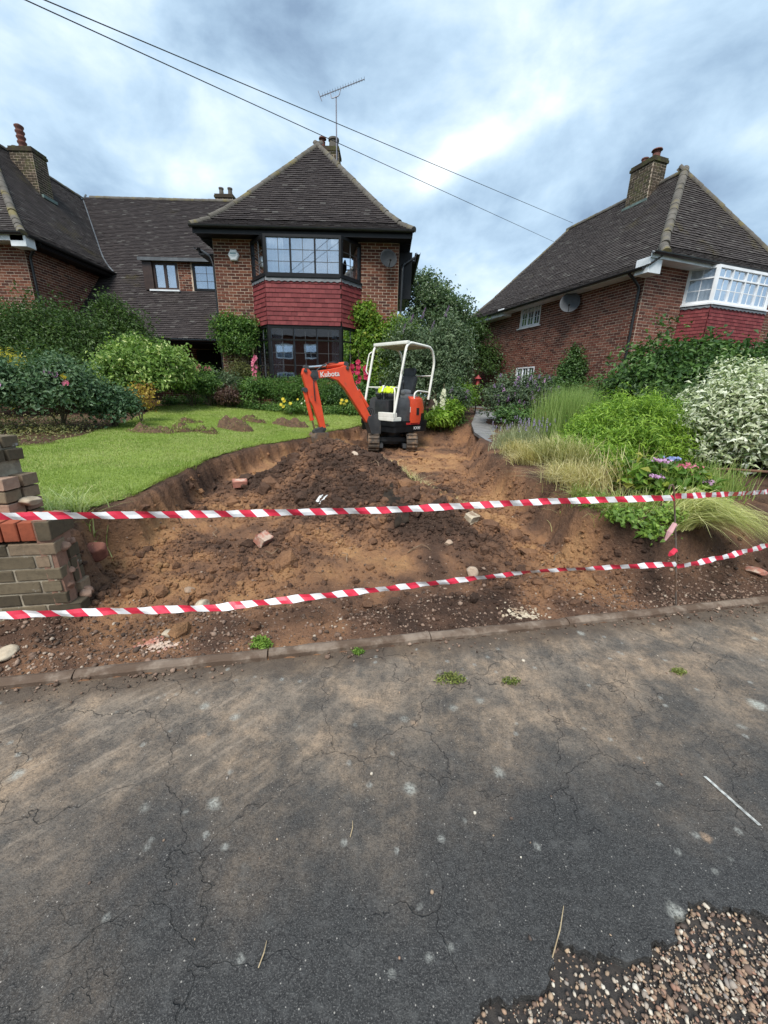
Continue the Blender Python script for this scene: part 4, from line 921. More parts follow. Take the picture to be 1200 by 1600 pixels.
UF = Matrix.Translation((-.02,0,0)) @ Matrix.Rotation(math.radians(4),4,'Z') @ Matrix.Diagonal((1.06,1,1,1))                          # undercarriage: x across, y along the tracks
bfw = math.radians(225)                                             # upper body: forward points to the near left
UP = Matrix.Translation((.07,-.0,0)) @ Matrix.Rotation(bfw,4,'Z') @ Matrix.Diagonal((1.12,1.08,1.0,1))                                     # local x forward, y left
# tracks with shoes
def track(sx):
    m = MB(); hl, rr, w = .46, .19, .22; path = []
    for i in range(13): t = -math.pi/2+math.pi*i/12; path.append((hl+rr*math.cos(t), rr+rr*math.sin(t)))
    path += [(hl*.4,2*rr-.012),(-hl*.4,2*rr-.012)]
    for i in range(13): t = math.pi/2+math.pi*i/12; path.append((-hl+rr*math.cos(t), rr+rr*math.sin(t)))
    n = len(path); cx = sx*.385; V = []; F = []
    c0 = Vector((0,rr))
    for (py_, pz_) in path:
        d = Vector((py_-(hl if py_ > hl else -hl if py_ < -hl else py_), pz_-rr)); q = d.normalized()*.035 if d.length else Vector((0,0))
        for s, off in ((-1,0),(1,0),(1,1),(-1,1)): V.append((cx+s*w/2, py_-q.x*off, pz_-q.y*off))
    for i in range(n):
        j = (i+1)%n
        for k in range(4): F.append((4*i+k,4*j+k,4*j+(k+1)%4,4*i+(k+1)%4))
    m.add([UF @ Vector(v) for v in V], F); tr = m.build('track', RUBBER, EX)
    # lugs
    P2 = [Vector(p) for p in path]; ln = 0; seg = []
    for i in range(n): seg.append((P2[i],P2[(i+1)%n]))
    tot = sum((b-a).length for a, b in seg); k = 34
    for q in range(k):
        s = tot*q/k
        for a, b in seg:
            L = (b-a).length
            if s <= L: break
            s -= L
        d = (b-a).normalized(); p = a+d*s; nn = Vector((d.y,-d.x)); Mx = UF @ Matrix(((1,0,0,cx),(0,d.x,nn.x,p.x),(0,d.y,nn.y,p.y),(0,0,0,1)))
        g = MB(); off = .02*(q%2)-.01; g.box((-w/2+.008,-.018,-.004),(w/2-.008,.018,.024), Mx); g.build('track_shoe', RUBBER, tr)
    fr_ = MB(); fr_.box((cx-.06,-hl*.9,.10),(cx+.06,hl*.9,.26), UF, bev=.02); fr_.build('track_frame', DGREY, tr)
    for yy, rad in ((-hl,.15),(hl,.15),(-.22,.075),(0,.075),(.22,.075)):
        g = MB(); zz = rr if rad > .1 else .115; g.cyl((cx-.075,yy,zz),(cx+.075,yy,zz), rad, 20, M=UF); g.cyl((cx-.085,yy,zz),(cx+.085,yy,zz), rad*.45, 12, M=UF); g.build('sprocket' if rad > .1 else 'roller', DGREY, tr)
track(-1); track(1)
m = MB(); m.box((-.28,-.26,.14),(.28,.26,.30), UF, bev=.02); m.box((-.3,-.34,.20),(.3,-.24,.30), UF, bev=.01); m.build('undercarriage_frame', DGREY, EX)
m = MB(); m.box((-.27,-.62,.10),(-.20,-.1,.18), UF); m.box((.20,-.62,.10),(.27,-.1,.18), UF); m.build('blade_arm', DGREY, EX)
m = MB(); pr = [(-.47,.60),(-.47,.64),(-.47,.68),(-.47,.70)]
prof = [(.62,.03),(.60,.13),(.61,.22),(.64,.30),(.66,.30),(.63,.22),(.62,.13),(.64,.03)]
m.prism([UF @ Vector((-.48,y_,z_)) for y_, z_ in prof], UF.to_3x3() @ Vector((.96,0,0))); m.build('dozer_blade', DGREY, EX)
m = MB(); m.lathe((0,0,.30), [(.26,0),(.26,.05),(.30,.06),(.30,.11),(.24,.12)], 24); m.build('slew_ring', DGREY, EX, True)
# upper body: deck, engine cover, counterweight
def rounded_plan(x0, x1, hw, rr, n=6):
    pts = []
    for (cx, cy, a0) in ((x0+rr,-hw+rr,math.pi),(x1-.05,-hw+.05,1.5*math.pi),(x1-.05,hw-.05,0),(x0+rr,hw-rr,.5*math.pi)):
        q = rr if cx < 0 else .05
        for i in range(n+1): t = a0+.5*math.pi*i/n; pts.append((cx+q*math.cos(t), cy+q*math.sin(t)))
    return pts
def slab(mb, plan, z0, z1, taper=1.0, M=UP):
    n = len(plan); V = [(x,y,z0) for x, y in plan]+[(x*taper,y*taper,z1) for x, y in plan]; F = [tuple(range(n))[::-1], tuple(range(n,2*n))]+[(i,(i+1)%n,n+(i+1)%n,n+i) for i in range(n)]
    mb.add([M @ Vector(v) for v in V], F)
m = MB(); slab(m, rounded_plan(-.60,.50,.49,.30), .43, .56); slab(m, rounded_plan(-.61,.52,.495,.30), .56, .66); m.build('deck', BLACKW, EX, True)
m = MB(); m.box((.30,-.46,.66),(.53,.46,.74), UP, bev=.012); m.box((.42,.05,.735),(.53,.46,.83), UP, bev=.01); m.build('floor_plate', CREAM, EX)
m = MB(); m.box((0.05,-.44,.66),(.30,.44,.685), UP); m.build('floor_mat', VINYL, EX)
# engine cover (dark) with orange tail
m = MB(); slab(m, rounded_plan(-.46,.10,.43,.22), .66, 1.02); slab(m, rounded_plan(-.40,-.02,.34,.2), 1.02, 1.10, .97); m.build('engine_cover', VINYL, EX, True)
def tail_arc(mb, r0, r1, z0, z1, a0, a1, n=18, lean=0.0):
    V = []; F = []
    for i in range(n+1):
        t = math.radians(a0+(a1-a0)*i/n); c_, s_ = math.cos(t), math.sin(t)
        for (r_, z_) in ((r1,z0),(r1,z0+(z1-z0)*.55),(r1-lean*.4,z1-.05),(r1-lean-.02,z1),(r0,z1),(r0,z0)): V.append(UP @ Vector((.02+r_*c_*1.02, r_*s_*.83, z_)))
    k = 6
    for i in range(n):
        for q in range(k): F.append((i*k+q,(i+1)*k+q,(i+1)*k+(q+1)%k,i*k+(q+1)%k))
    F += [tuple(range(k)), tuple(range(n*k,(n+1)*k))[::-1]]; mb.add(V,F)
m = MB(); tail_arc(m, .46,.635,.62,1.16,84,276,32,.10); m.build('tail_cover', ORANGE, EX, True)
for side in (1,-1):
    m = MB(); tail_arc(m, .40,.575,.64,1.13,52 if side > 0 else 276,84 if side > 0 else 308,10,.05); m.build('side_cover', DGREY, EX, True)
m = MB(); tail_arc(m, .5,.642,.60,.80,112,150,12,0); m.build('vent_panel', VINYL, EX, True)
for i in range(5):
    m = MB(); tail_arc(m, .6,.656,.625+i*.042,.645+i*.042,113,149,10,0); m.build('louvre', BLACKW, EX)
for i in range(4):
    m = MB(); tail_arc(m, .6,.640,.82+i*.034,.832+i*.034,96,104,4,0); m.build('vent_slot', VINYL, EX)
m = MB(); m.box((-.18,.497,.585),(.20,.502,.625), UP); m.build('red_stripe', REDD, EX)
m = MB(); m.box((.03,.486,.84),(.10,.490,.95), UP); m.build('label', LABELW, EX); m = MB(); m.box((-.05,.488,.74),(-.005,.493,.88), UP); m.build('label', LABELW, EX); m = MB(); m.box((.523,-.12,.56),(.5265,.0,.63), UP); m.build('label', LABELW, EX)
# seat, console, levers
m = MB(); m.box((-.30,-.22,1.10),(.10,.22,1.20), UP, bev=.04); st = m.build('seat_cushion', VINYL, EX, True)
Ms = UP @ Matrix.Translation((-.27,0,1.18)) @ Matrix.Rotation(math.radians(-12),4,'Y')
m = MB(); m.box((-.06,-.21,.0),(.05,.21,.42), Ms, bev=.045); m.box((-.055,-.15,.38),(.04,.15,.60), Ms, bev=.05); m.build('seat_back', VINYL, EX, True)
for s in (1,-1):
    m = MB(); m.box((-.22,s*.24,1.02),(.14,s*.40,1.20), UP, bev=.035); m.box((-.05,s*.26,1.18),(.16,s*.38,1.30), UP @ Matrix.Rotation(0,4,'Z'), bev=.05); m.build('arm_console', MGREY, EX, True)
    m = MB(); m.cyl((.11,s*.32,1.28),(.14,s*.32,1.40), .012, 8, M=UP); m.lathe((.14,s*.32,1.38), [(.018,0),(.026,.03),(.024,.08),(.012,.10)], 10, M=UP); m.build('joystick', VINYL, EX, True)
m = MB(); m.box((.26,-.20,.74),(.40,.20,1.08), UP, bev=.02); m.build('control_box', VINYL, EX, True)
for yy in (-.10,-.03,.04,.11):
    m = MB(); m.tube([(.33,yy,1.05),(.35,yy,1.2),(.30,yy,1.34)], .010, 7, M=UP); m.lathe((.30,yy,1.33), [(.012,0),(.02,.015),(.02,.04),(.008,.055)], 8, M=UP); m.build('lever', VINYL, EX, True)
m = MB(); m.tube(rounded([(.44,.40,.70),(.44,.40,1.26),(.40,.33,1.33),(.30,.30,1.33)],.06), .016, 8, M=UP); m.build('grab_rail', CREAM, EX, True)
m = MB(); m.tube(rounded([(-.05,.47,.70),(-.02,.47,1.22),(-.12,.46,1.28),(-.48,.42,1.26)],.07), .017, 8, M=UP); m.build('grab_rail', CREAM, EX, True)
# canopy frame
TR = .027
for s in (1,-1):
    m = MB(); m.tube(rounded([(.50,s*.44,.70),(.20,s*.44,2.21),(-.50,s*.44,2.17),(-.62,s*.43,1.90),(-.50,s*.42,1.10)],.16,6), TR, 10, M=UP); m.build('canopy_post', CREAM, EX, True)
    m = MB(); m.tube(rounded([(.345,s*.475,1.60),(.37,s*.50,1.66),(.29,s*.50,2.02),(.245,s*.475,2.06)],.06), .013, 7, M=UP); m.build('grab_handle', CREAM, EX, True)
m = MB(); m.tube([(.375,.44,1.33),(.375,-.44,1.33)], .014, 8, M=UP); m.build('cross_bar', CREAM, EX, True)
m = MB(); m.tube([(-.555,.42,1.60),(-.555,-.42,1.60)], .016, 8, M=UP); m.build('cross_bar', CREAM, EX, True)
m = MB(); m.box((-.50,-.425,2.165),(.19,.425,2.20), UP, bev=.012); m.box((.14,-.46,2.17),(.22,.46,2.235), UP, bev=.012); m.build('canopy_roof', CREAM, EX, True)
m = MB(); m.box((-.42,-.36,2.145),(.12,.36,2.165), UP); m.build('roof_lining', plain('beige_lining',(.42,.38,.30),rough=.8), EX)
# swing post and boom in their own vertical plane
a30 = math.radians(30); Bd = Vector((-math.cos(a30),-math.sin(a30),0)); Bn = Vector((-Bd.y,Bd.x,0)); BO = Vector((-.30-DX,8.35-DY,-DZ))
BM_ = Matrix(((Bd.x,Bn.x,0,BO.x),(Bd.y,Bn.y,0,BO.y),(0,0,1,BO.z),(0,0,0,1)))   # local (s, lateral, world z)
def plate(mb, pts, hw, M=BM_):
    mb.prism([(s_,-hw,z_) for s_, z_ in pts], (0,2*hw,0), M)
m = MB(); plate(m, [(-.16,.55),(-.16,.80),(-.02,.92),(.12,.92),(.16,.82),(.06,.55)], .10); m.cyl((-.06,0,.50),(-.06,0,.95), .07, 14, M=BM_); m.build('swing_post', DGREY, EX)
boom = [(.0,.78),(.02,.90),(.09,.94),(.44,1.56),(.50,1.74),(.55,1.86),(.66,1.88),(.76,1.84),(.98,1.79),(1.28,1.74),(1.32,1.66),(1.27,1.60),(1.0,1.645),(.80,1.59),(.645,1.44),(.175,.80),(.09,.74)]
m = MB(); plate(m, boom, .062); bo = m.build('boom', ORANGE, EX)
md = bo.modifiers.new('bevel','BEVEL'); md.width = .012; md.segments = 2; md.limit_method = 'ANGLE'
m = MB(); plate(m, [(1.22,1.755),(1.31,1.76),(1.36,1.66),(1.29,1.57),(1.19,1.60)], .075); m.build('boom_tip', DGREY, bo)
arm = [(1.32,1.71),(1.40,1.80),(1.48,1.78),(1.51,1.68),(1.375,1.20),(1.31,1.10),(1.165,.66),(1.10,.63),(1.06,.68),(1.145,1.14),(1.235,1.58)]
m = MB(); plate(m, arm, .05); ar = m.build('dipper_arm', ORANGE, EX); md = ar.modifiers.new('bevel','BEVEL'); md.width = .010; md.segments = 2; md.limit_method = 'ANGLE'
def ram(a, b, frac, r1, r2, off=0.0, nm='ram'):
    A, B = Vector((a[0],off,a[1])), Vector((b[0],off,b[1])); k = A.lerp(B,frac)
    g = MB(); g.cyl(A, k, r1, 14, M=BM_); g.cyl(k+(A-B).normalized()*.03, k, r1*1.15, 14, M=BM_); rr_ = g.build(nm, ORANGE, EX, True)
    g = MB(); g.cyl(k, B, r2, 12, M=BM_); g.build('rod', CHROME, rr_, True)
    g = MB(); g.cyl(B+Vector((0,-.05,0)), B+Vector((0,.05,0)), r2*1.9, 12, M=BM_); g.build('pin', DGREY, rr_, True); g = MB(); g.cyl(A+Vector((0,-.06,0)), A+Vector((0,.06,0)), r1*1.1, 12, M=BM_); g.build('pin', DGREY, rr_, True)
ram((.62,1.90),(1.42,1.80), .50, .045, .024)
ram((.06,1.06),(.46,1.64), .62, .042, .022, -.075)
ram((1.46,1.40),(1.28,.62), .72, .040, .022)
for w_ in (.01,-.03):
    m = MB(); m.tube(rounded([(.70,w_,1.90),(.9,w_+.04,1.93),(1.1,w_+.04,1.86),(1.28,w_,1.70),(1.30,w_+.06,1.5),(1.28,w_+.06,1.2)],.1), .011, 6, M=BM_); m.build('hose', VINYL, EX, True)
for (s_, z_, r_, w_) in ((.03,.83,.05,.085),(1.285,1.665,.05,.09),(.60,1.83,.035,.08),(1.10,.665,.035,.075),(1.45,1.74,.032,.07)):
    m = MB(); m.cyl((s_,-w_,z_),(s_,w_,z_), r_, 14, M=BM_); m.cyl((s_,-w_-.012,z_),(s_,w_+.012,z_), r_*.5, 8, M=BM_); m.build('pivot_pin', DGREY, EX, True)
for (w_, k_) in ((-.072,0),(-.078,.03)):
    m = MB(); m.tube(rounded([(.10,w_,1.00+k_),(.30,w_,1.30+k_),(.47,w_,1.58+k_),(.62,w_,1.74+k_),(.80,w_,1.75),(1.15,w_,1.71),(1.33,w_-.02,1.60),(1.30,w_,1.40)],.12), .010, 6, M=BM_); m.build('hose', VINYL, EX, True)
for q in range(3):
    m = MB(); m.tube(rounded([(-.10,-.06+.05*q,.70),(.02,-.12+.08*q,1.02+.03*q),(.10,-.07+.05*q,1.08),(.16,-.07+.05*q,1.00)],.1), .012, 6, M=BM_); m.build('hose', VINYL, EX, True)
m = MB(); m.box((.33,-.067,1.18),(.39,-.0625,1.30), BM_ @ Matrix.Translation((0,0,0))); m.build('warning_label', plain('yellow_label',(.62,.42,.02),rough=.5), bo)
# bucket and linkage
m = MB(); plate(m, [(1.08,.66),(1.14,.72),(1.28,.66),(1.30,.60),(1.22,.55),(1.10,.58)], .06); m.build('bucket_link', DGREY, EX)
bp = [(1.30,.60),(1.36,.52),(1.36,.42),(1.28,.35),(1.10,.33),(.92,.36),(.80,.42)]
m = MB(); V = []; F = []
for hw in (-.20,.20):
    V += [(s_,hw,z_) for s_, z_ in bp]
k = len(bp)
for i in range(k-1): F.append((i,i+1,k+i+1,k+i))
F += [tuple(range(k)), tuple(range(k,2*k))[::-1]]
m.add([BM_ @ Vector(v) for v in V], F); m.box((1.04,-.12,.52),(1.30,.12,.60), BM_); bk_ = m.build('bucket', STEEL, EX)
bk_.modifiers.new('solid','SOLIDIFY').thickness = .014
for i in range(4):
    g = MB(); yy = -.18+i*.12; g.prism([(.82,yy-.02,.40),(.82,yy+.02,.40),(.72,yy+.01,.43),(.72,yy-.01,.43)], (0,0,.02), BM_); g.build('bucket_tooth', STEEL, bk_)
def text(body, size, M, mat, parent, name='lettering', shear=0.0):
    cu = bpy.data.curves.new(name,'FONT'); cu.body = body; cu.size = size; cu.align_x = 'CENTER'; cu.align_y = 'CENTER'; cu.extrude = .0015; cu.shear = shear; cu.materials.append(mat); cu.offset = .002
    tmp = bpy.data.objects.new(name, cu); C.objects.link(tmp); bpy.context.view_layer.update()
    me = bpy.data.meshes.new_from_object(tmp.evaluated_get(bpy.context.evaluated_depsgraph_get())); bpy.data.objects.remove(tmp)
    o = link(name, me, parent); o.matrix_local = M; return o
# text runs the way it reads from the near side of the boom; local z of text faces the viewer
side = -Bn if (-Bn).y < 0 else Bn
def text_frame(s_, z_, hw, slope):
    ex_ = -Bd; ex_ = (ex_*math.cos(slope)+Z3*math.sin(slope)).normalized(); nz_ = side; ey_ = nz_.cross(ex_).normalized(); p = BO+Bd*s_+side*hw+Z3*z_; return basis(ex_,ey_,nz_,p)
text('Kubota', .135, text_frame(.97,1.70,.066,math.radians(6)), LABELW, bo)
UX, UYv = UP.to_3x3() @ Vector((1,0,0)), UP.to_3x3() @ Vector((0,1,0))
text('KX41', .085, basis(-UX, Z3, UYv, UP @ Vector((-.12,.497,.505))) , LABELW, EX)
# hi-vis vest over the control bar
hv = thing('hi_vis_vest', 'fluorescent yellow hi-vis vest draped over the excavator controls', 'vest', (.30,.10,1.345), Matrix.Translation((DX,DY,DZ)) @ UP)
V = []; F = []; nx, ny = 14, 10
for i in range(nx+1):
    for j in range(ny+1):
        u_, v_ = i/nx-.5, j/ny-.5; x_ = .375+.16*math.copysign(min(abs(v_*1.2),1)**.8,v_)*.5+.02*math.sin(u_*17); z_ = 1.365-max(0,abs(v_)-.08)*.30-.03*math.sin(u_*13+v_*5)**2-.02*abs(u_); V.append((x_, .12+u_*.46, z_))
for i in range(nx):
    for j in range(ny): a = i*(ny+1)+j; F.append((a,a+1,a+ny+2,a+ny+1))
o = part('cloth', V, F, YEL, hv, smooth=True); o.modifiers.new('solid','SOLIDIFY').thickness = .006
V = [(.375+.09*math.copysign(1,v_)*abs(v_)*1.2, .0+u_*.06, 1.372-max(0,abs(v_)-.08)*.30-.0) for u_ in (0,1) for v_ in np.linspace(-.5,.5,9)]
F = [(i,i+1,9+i+1,9+i) for i in range(8)]; part('reflective_band', V, F, plain('reflective_silver',(.7,.7,.68),rough=.3), hv)
# ------------------------------------------------------------------ small built things
# ---- broken garden wall
WB = ramped('sooty_wall_brick', [(0,(.066,.052,.034)),(.35,(.130,.102,.066)),(.7,(.185,.146,.094)),(1,(.26,.185,.122))], .92, .5, 40, .6, .004, moss=(.40,.39,.36), mscale=9, mlo=.64, mhi=.72)
RB = ramped('orange_coping_brick', [(0,(.29,.075,.038)),(1,(.39,.12,.062))], .85, .4, 40, .5, .003)
BROKEN = ramped('broken_brick_face', [(0,(.24,.135,.095)),(.5,(.31,.19,.135)),(1,(.40,.28,.205))], .95, .4, 30, .8, .008)
OLDM = plain('old_mortar', (.36,.31,.23), (.24,.20,.15), 20, .95, .6)
GW = thing('garden_wall', 'low dark brick garden wall broken off at its end beside the dig', 'wall', (-1.86,1.91,.10))
e0 = Vector((-1.775,1.914,0)); WD = -KD; WN = -KN                     # runs left from the broken end, outer face towards the street
def solid_brick(L, D, Hh, jit=.004, seed=0):
    g = random.Random(seed); m = MB(); m.box((-L/2,-D/2,-Hh/2),(L/2,D/2,Hh/2), bev=.006); return fast_mesh('brick', [(x+g.uniform(-jit,jit)*.5,y+g.uniform(-jit,jit)*.5,z+g.uniform(-jit,jit)*.5) for x,y,z in m.v], m.f, WB, [0.0]*len(m.v))
bmesh_full = [solid_brick(.215,.10,.064,.004,i) for i in range(3)]; bmesh_half = [solid_brick(.105,.10,.064,.004,i+9) for i in range(2)]
def setmat(me, mat): c_ = me.copy(); c_.materials.clear(); c_.materials.append(mat); return c_
core = MB(); z0w = .05
core.prism([e0+WD*.03+KN*.005+Z3*z0w, e0+WD*1.6+KN*.005+Z3*z0w, e0+WD*1.6+KN*.205+Z3*z0w, e0+WD*.05+KN*.205+Z3*z0w], (0,0,.50)); core.build('mortar_core', OLDM, GW)
org = FR[GW][1]
for k in range(7):
    z = z0w+.034+k*.0745
    for wy in (.05,.165):
        off = (.1125 if k%2 else 0)+(.0 if wy < .1 else .1125); a = off-.225
        step_ = .02*math.sin(k*2.1)+.012*k*(-.4)+.045*(k<3)
        while a < 1.6:
            s0, s1 = a, a+.215; a += .225
            if s1 < .05-step_: continue
            full = s0 > -.05-step_; cx_ = (s0+s1)/2 if full else (max(s0,0-step_)+s1)/2; L_ = (s1-s0) if full else s1-max(s0,-step_)
            me = random.choice(bmesh_full) if full else random.choice(bmesh_half)
            if L_ < .06: continue
            o = link('brick', me, GW); o.matrix_local = basis(KD,KN,Z3,e0+WD*cx_+KN*wy+Z3*z-org) @ Matrix.Diagonal((1 if full else L_/.105,1,1.04,1)) @ Matrix.Rotation(random.gauss(0,.003),4,'Z')
# brick-on-edge coping
cop = setmat(solid_brick(.066,.225,.105,.003,33), RB); copd = setmat(solid_brick(.066,.225,.105,.003,34), WB)
for i in range(20):
    o = link('coping_brick', cop if i not in (0,5,11,12) else copd, GW); o.matrix_local = basis(KD,KN,Z3,e0+WD*(.035+i*.0755)+KN*.108+Z3*(z0w+.582)-org) @ Matrix.Rotation(random.gauss(0,.012),4,'Z')
# torn end: chunks of broken brick and mortar
cut = MB(); cut.prism([e0+KD*q+KN*y_+Z3*(z0w+.01) for q, y_ in ((-.06,.0),(.004,.012),(.012,.07),(-.004,.12),(.01,.17),(-.06,.21))], (-.02*KD.x,-.02*KD.y,.63)); cut.build('torn_end', BROKEN, GW)
for i in range(16):
    z = random.uniform(z0w+.02,z0w+.50); y_ = random.uniform(.02,.20); r_ = random.uniform(.02,.042)
    me = stone_mesh(r_, BROKEN, 'broken_lump', .85, 200+i)
    o = link('broken_lump', me, GW); o.matrix_local = Matrix.Translation(e0+KD*(random.uniform(-.045,-.01)+(.055 if z < .28 else 0))+KN*y_+Z3*z-org)
# ragged stub of a taller wall behind
GP = thing('brick_pier', 'ragged stub of taller brick wall standing behind the low garden wall', 'wall', (-2.3,2.2,.45))
org = FR[GP][1]; mcol = MB()
for k in range(9):
    z = .48+k*.073; rag_ = .02*math.sin(k*1.7)+random.uniform(-.02,.02)-.008*k
    for wy in (2.08,2.2):
        x = -2.06+rag_+(.0 if k%2 else -.025)
        for j in range(3):
            o = link('brick', setmat(random.choice(bmesh_full), random.choice((BROKEN,WB,WB))), GP); o.matrix_local = Matrix.Translation(Vector((x-.11-.225*j,wy,z))-org) @ Matrix.Rotation(random.gauss(0,.012),4,'Z')
mcol.box((-2.7,2.05,.4),(-2.16,2.24,1.09)); mcol.build('mortar_core', OLDM, GP)
def lone_rock(name, label, cat, x, y, size, mat, seed, flat=.7, z=None, group=None):
    me = stone_mesh(size, mat, name, flat, seed)
    o = link(name, me); o.rotation_euler = (0,0,seed*1.3); o.location = (x,y,(tz(x,y) if z is None else z)+size*.2); return tag(o, label, cat, group)
PALE = plain('pale_limestone', (.50,.42,.31), (.38,.30,.21), 14, .9, .5, dirt=(.22,.14,.09), dscale=9, dlo=.5, dhi=.66)
PINK = plain('pink_brick_rubble', (.40,.17,.12), (.30,.11,.08), 16, .9, .5, dirt=(.48,.36,.28), dscale=8, dlo=.5, dhi=.62)
def lone_brick(name, label, x, y, L, D, Hh, mat, rz, tilt, zoff=.5):
    me = setmat(solid_brick(L,D,Hh,.014,int(x*100)+7), mat); me2 = me
    o = link(name, me2); o.matrix_world = Matrix.Translation((x,y,tz(x,y)+Hh*zoff)) @ Matrix.Rotation(rz,4,'Z') @ Matrix.Rotation(tilt,4,'X'); return tag(o, label, 'rubble')
lone_brick('broken_brick', 'pink broken brick lying below the cut edge of the lawn', -1.72, 4.45, .16,.11,.075, PINK, .4,.15)
lone_brick('broken_brick', 'pink and white broken brick at the near foot of the soil heap', -1.02, 3.05, .12,.09,.09, PINK, 1.1,.5)
lone_brick('broken_brick', 'muddy pale brick lump on right slope of soil heap', .82, 3.42, .13,.09,.07, PALE, .8,.3)
lone_rock('stone', 'rounded pinkish stone standing beside the lower red and white tape', 'stone', .68, 2.66, .05, STONE, 401, 1.2)
lone_rock('stone', 'pale limestone lump lying just above the lower tape near the wall', 'stone', -1.13, 2.12, .045, PALE, 402)
lone_rock('stone', 'flat buff stone farther from the wall than its pale neighbour', 'stone', -1.28, 2.27, .04, STONE, 403, .5)
lone_rock('stone', 'pale stone on the verge gravel in front of the broken wall end', 'stone', -1.20, 1.86, .035, PALE, 404)
lone_rock('stone', 'yellowish flat stone at the foot of the garden wall', 'stone', -1.93, 1.66, .06, PALE, 405, .45)
lone_rock('stone', 'rounded red sandstone boulder in the bank beside the wall end', 'stone', -1.98, 2.42, .085, plain('red_sandstone',(.26,.10,.065),(.18,.065,.045),18,.9,.6), 406, .9, z=.28)
lone_rock('stone', 'cream stone block lying on top of the low garden wall', 'stone', -2.06, 2.14, .05, PALE, 407, .6, z=.72)
lone_rock('stone', 'grey stone half buried near the top of the soil heap', 'stone', -.35, 4.4, .05, STONE, 408)
lone_rock('stone', 'buff stone in the soil right of the black plastic sheet', 'stone', .55, 3.0, .04, STONE, 409)
lone_rock('stone', 'flat pinkish stone at the far right end of the verge', 'stone', 3.05, 2.88, .07, PINK, 410, .4)
for (x_, y_, r_, lb) in ((.92,2.22,.11,'patch of crushed pink and white brick beside the edging'),(-1.22,1.78,.09,'crushed pink brick dust patch below the garden wall end')):
    g = np.random.default_rng(int(r_*1000)); n_ = 160; px_, py_ = g.normal(x_,r_*.55,n_), g.normal(y_,r_*.25,n_); zz = terrain(px_,py_)[0]; sz_ = g.uniform(.003,.014,n_)
    o = link('brick_rubble', rock_mesh(np.stack([px_,py_,zz+.004],1), sz_, g.random(n_), PINK if r_ < .1 else PALE, 'brick_rubble', .35, False, 77)); tag(o, lb, 'rubble', kind='stuff')
# ---- scrap of black sheeting and a white scrap in the heap
def cloth_scrap(name, label, cat, cx_, cy_, w_, h_, mat, rz, n=16, amp=.03, fold=9):
    V = []; F = []; R_ = Matrix.Rotation(rz,3,'Z')
    for i in range(n+1):
        for j in range(n+1):
            u_, v_ = i/n-.5, j/n-.5; wd_ = .45+.75*(v_+.5)*(1-(v_+.5)*.55); p = R_ @ Vector((u_*w_*wd_+.03*math.sin(v_*9), -v_*h_, 0)); x_, y_ = cx_+p.x, cy_+p.y
            V.append((x_,y_,tz(x_,y_)+.012+amp*(1.2*float(fbm(np.array([x_]),np.array([y_]),7,fold)[0])+.5*abs(math.sin(u_*4+v_*6)))))
    for i in range(n):
        for j in range(n): a = i*(n+1)+j; F.append((a,a+1,a+n+2,a+n+1))
    o = part(name, V, F, mat, smooth=True); o.modifiers.new('solid','SOLIDIFY').thickness = .003; return tag(o, label, cat)
cloth_scrap('plastic_sheet', 'crumpled dark plastic sheet half buried in the soil heap', 'sheet', .10, 3.40, .17, .50, plain('muddy_black_sheet',(.022,.018,.015),(.04,.03,.022),14,.95,.3,.1), .35, amp=.035)
cloth_scrap('plastic_scrap', 'small white plastic scrap on the dark soil heap', 'scrap', -.62, 3.62, .10, .10, plain('white_polythene',(.70,.70,.68),rough=.4), .6, 6, .02, 7)

# ---- barrier tape, stake
TWHITE = plain('tape_white', (.78,.77,.78), (.72,.71,.72), 20, .35, .08); TRED = plain('tape_red', (.66,.035,.075), (.58,.03,.06), 20, .35, .08)
def tape(label, pts, w, flip=1, twist=0.0, sag=0.0, seed=0, per=.125):
    """striped ribbon: every stripe is a slanted piece of its own colour"""
    P = [Vector(p) for p in pts]; ln = [0.0]
    for i in range(1,len(P)): ln.append(ln[-1]+(P[i]-P[i-1]).length)
    T_ = ln[-1]; g = random.Random(seed)
    def at(s):
        s = min(max(s,0),T_)
        for i in range(1,len(P)):
            if s <= ln[i] or i == len(P)-1:
                q = (s-ln[i-1])/(ln[i]-ln[i-1]); p = P[i-1].lerp(P[i],q); d = (P[i]-P[i-1]).normalized(); break
        f = s/T_; p = p-Z3*(sag*4*f*(1-f)); a = twist*math.sin(s*1.7+seed)+.12*math.sin(s*5.1+seed*2)
        nn = Vector((-d.y,d.x,0)).normalized(); up = (Z3*math.cos(a)+nn*math.sin(a)); return p, up, nn
    V = []; F = []; mi = []; st_ = per/2/4; n = int(T_/st_)
    rows = 3
    for i in range(n+1):
        for j in range(rows):
            v_ = j/(rows-1)-.5; s = i*st_-flip*v_*w*.9; p, up, nn = at(s); V.append(p+up*(v_*w)+nn*(.006*math.sin(s*19+j*1.3)+.003*math.sin(s*53+j)))
    for i in range(n):
        for j in range(rows-1): a = i*rows+j; F.append((a,a+rows,a+rows+1,a+1)); mi.append((i//4)%2)
    o = part('barrier_tape', V, F, [TRED,TWHITE], None, None, mi); return tag(o, label, 'tape', 'red and white barrier tapes')
stk0, stk1 = Vector((2.06,2.38,.0)), Vector((1.835,2.39,.86))
def on_stake(z): q = (z-stk0.z)/(stk1.z-stk0.z); return stk0.lerp(stk1,q)
tape('upper red and white barrier tape stretched from the garden wall to the steel pin', [(-3.2,1.40,.80),(-1.85,1.72,.775),(-.9,1.95,.74),(0,2.12,.735),(1.0,2.28,.77),on_stake(.79)-Vector((0,.012,0))], .039, 1, .10, .0, 1)
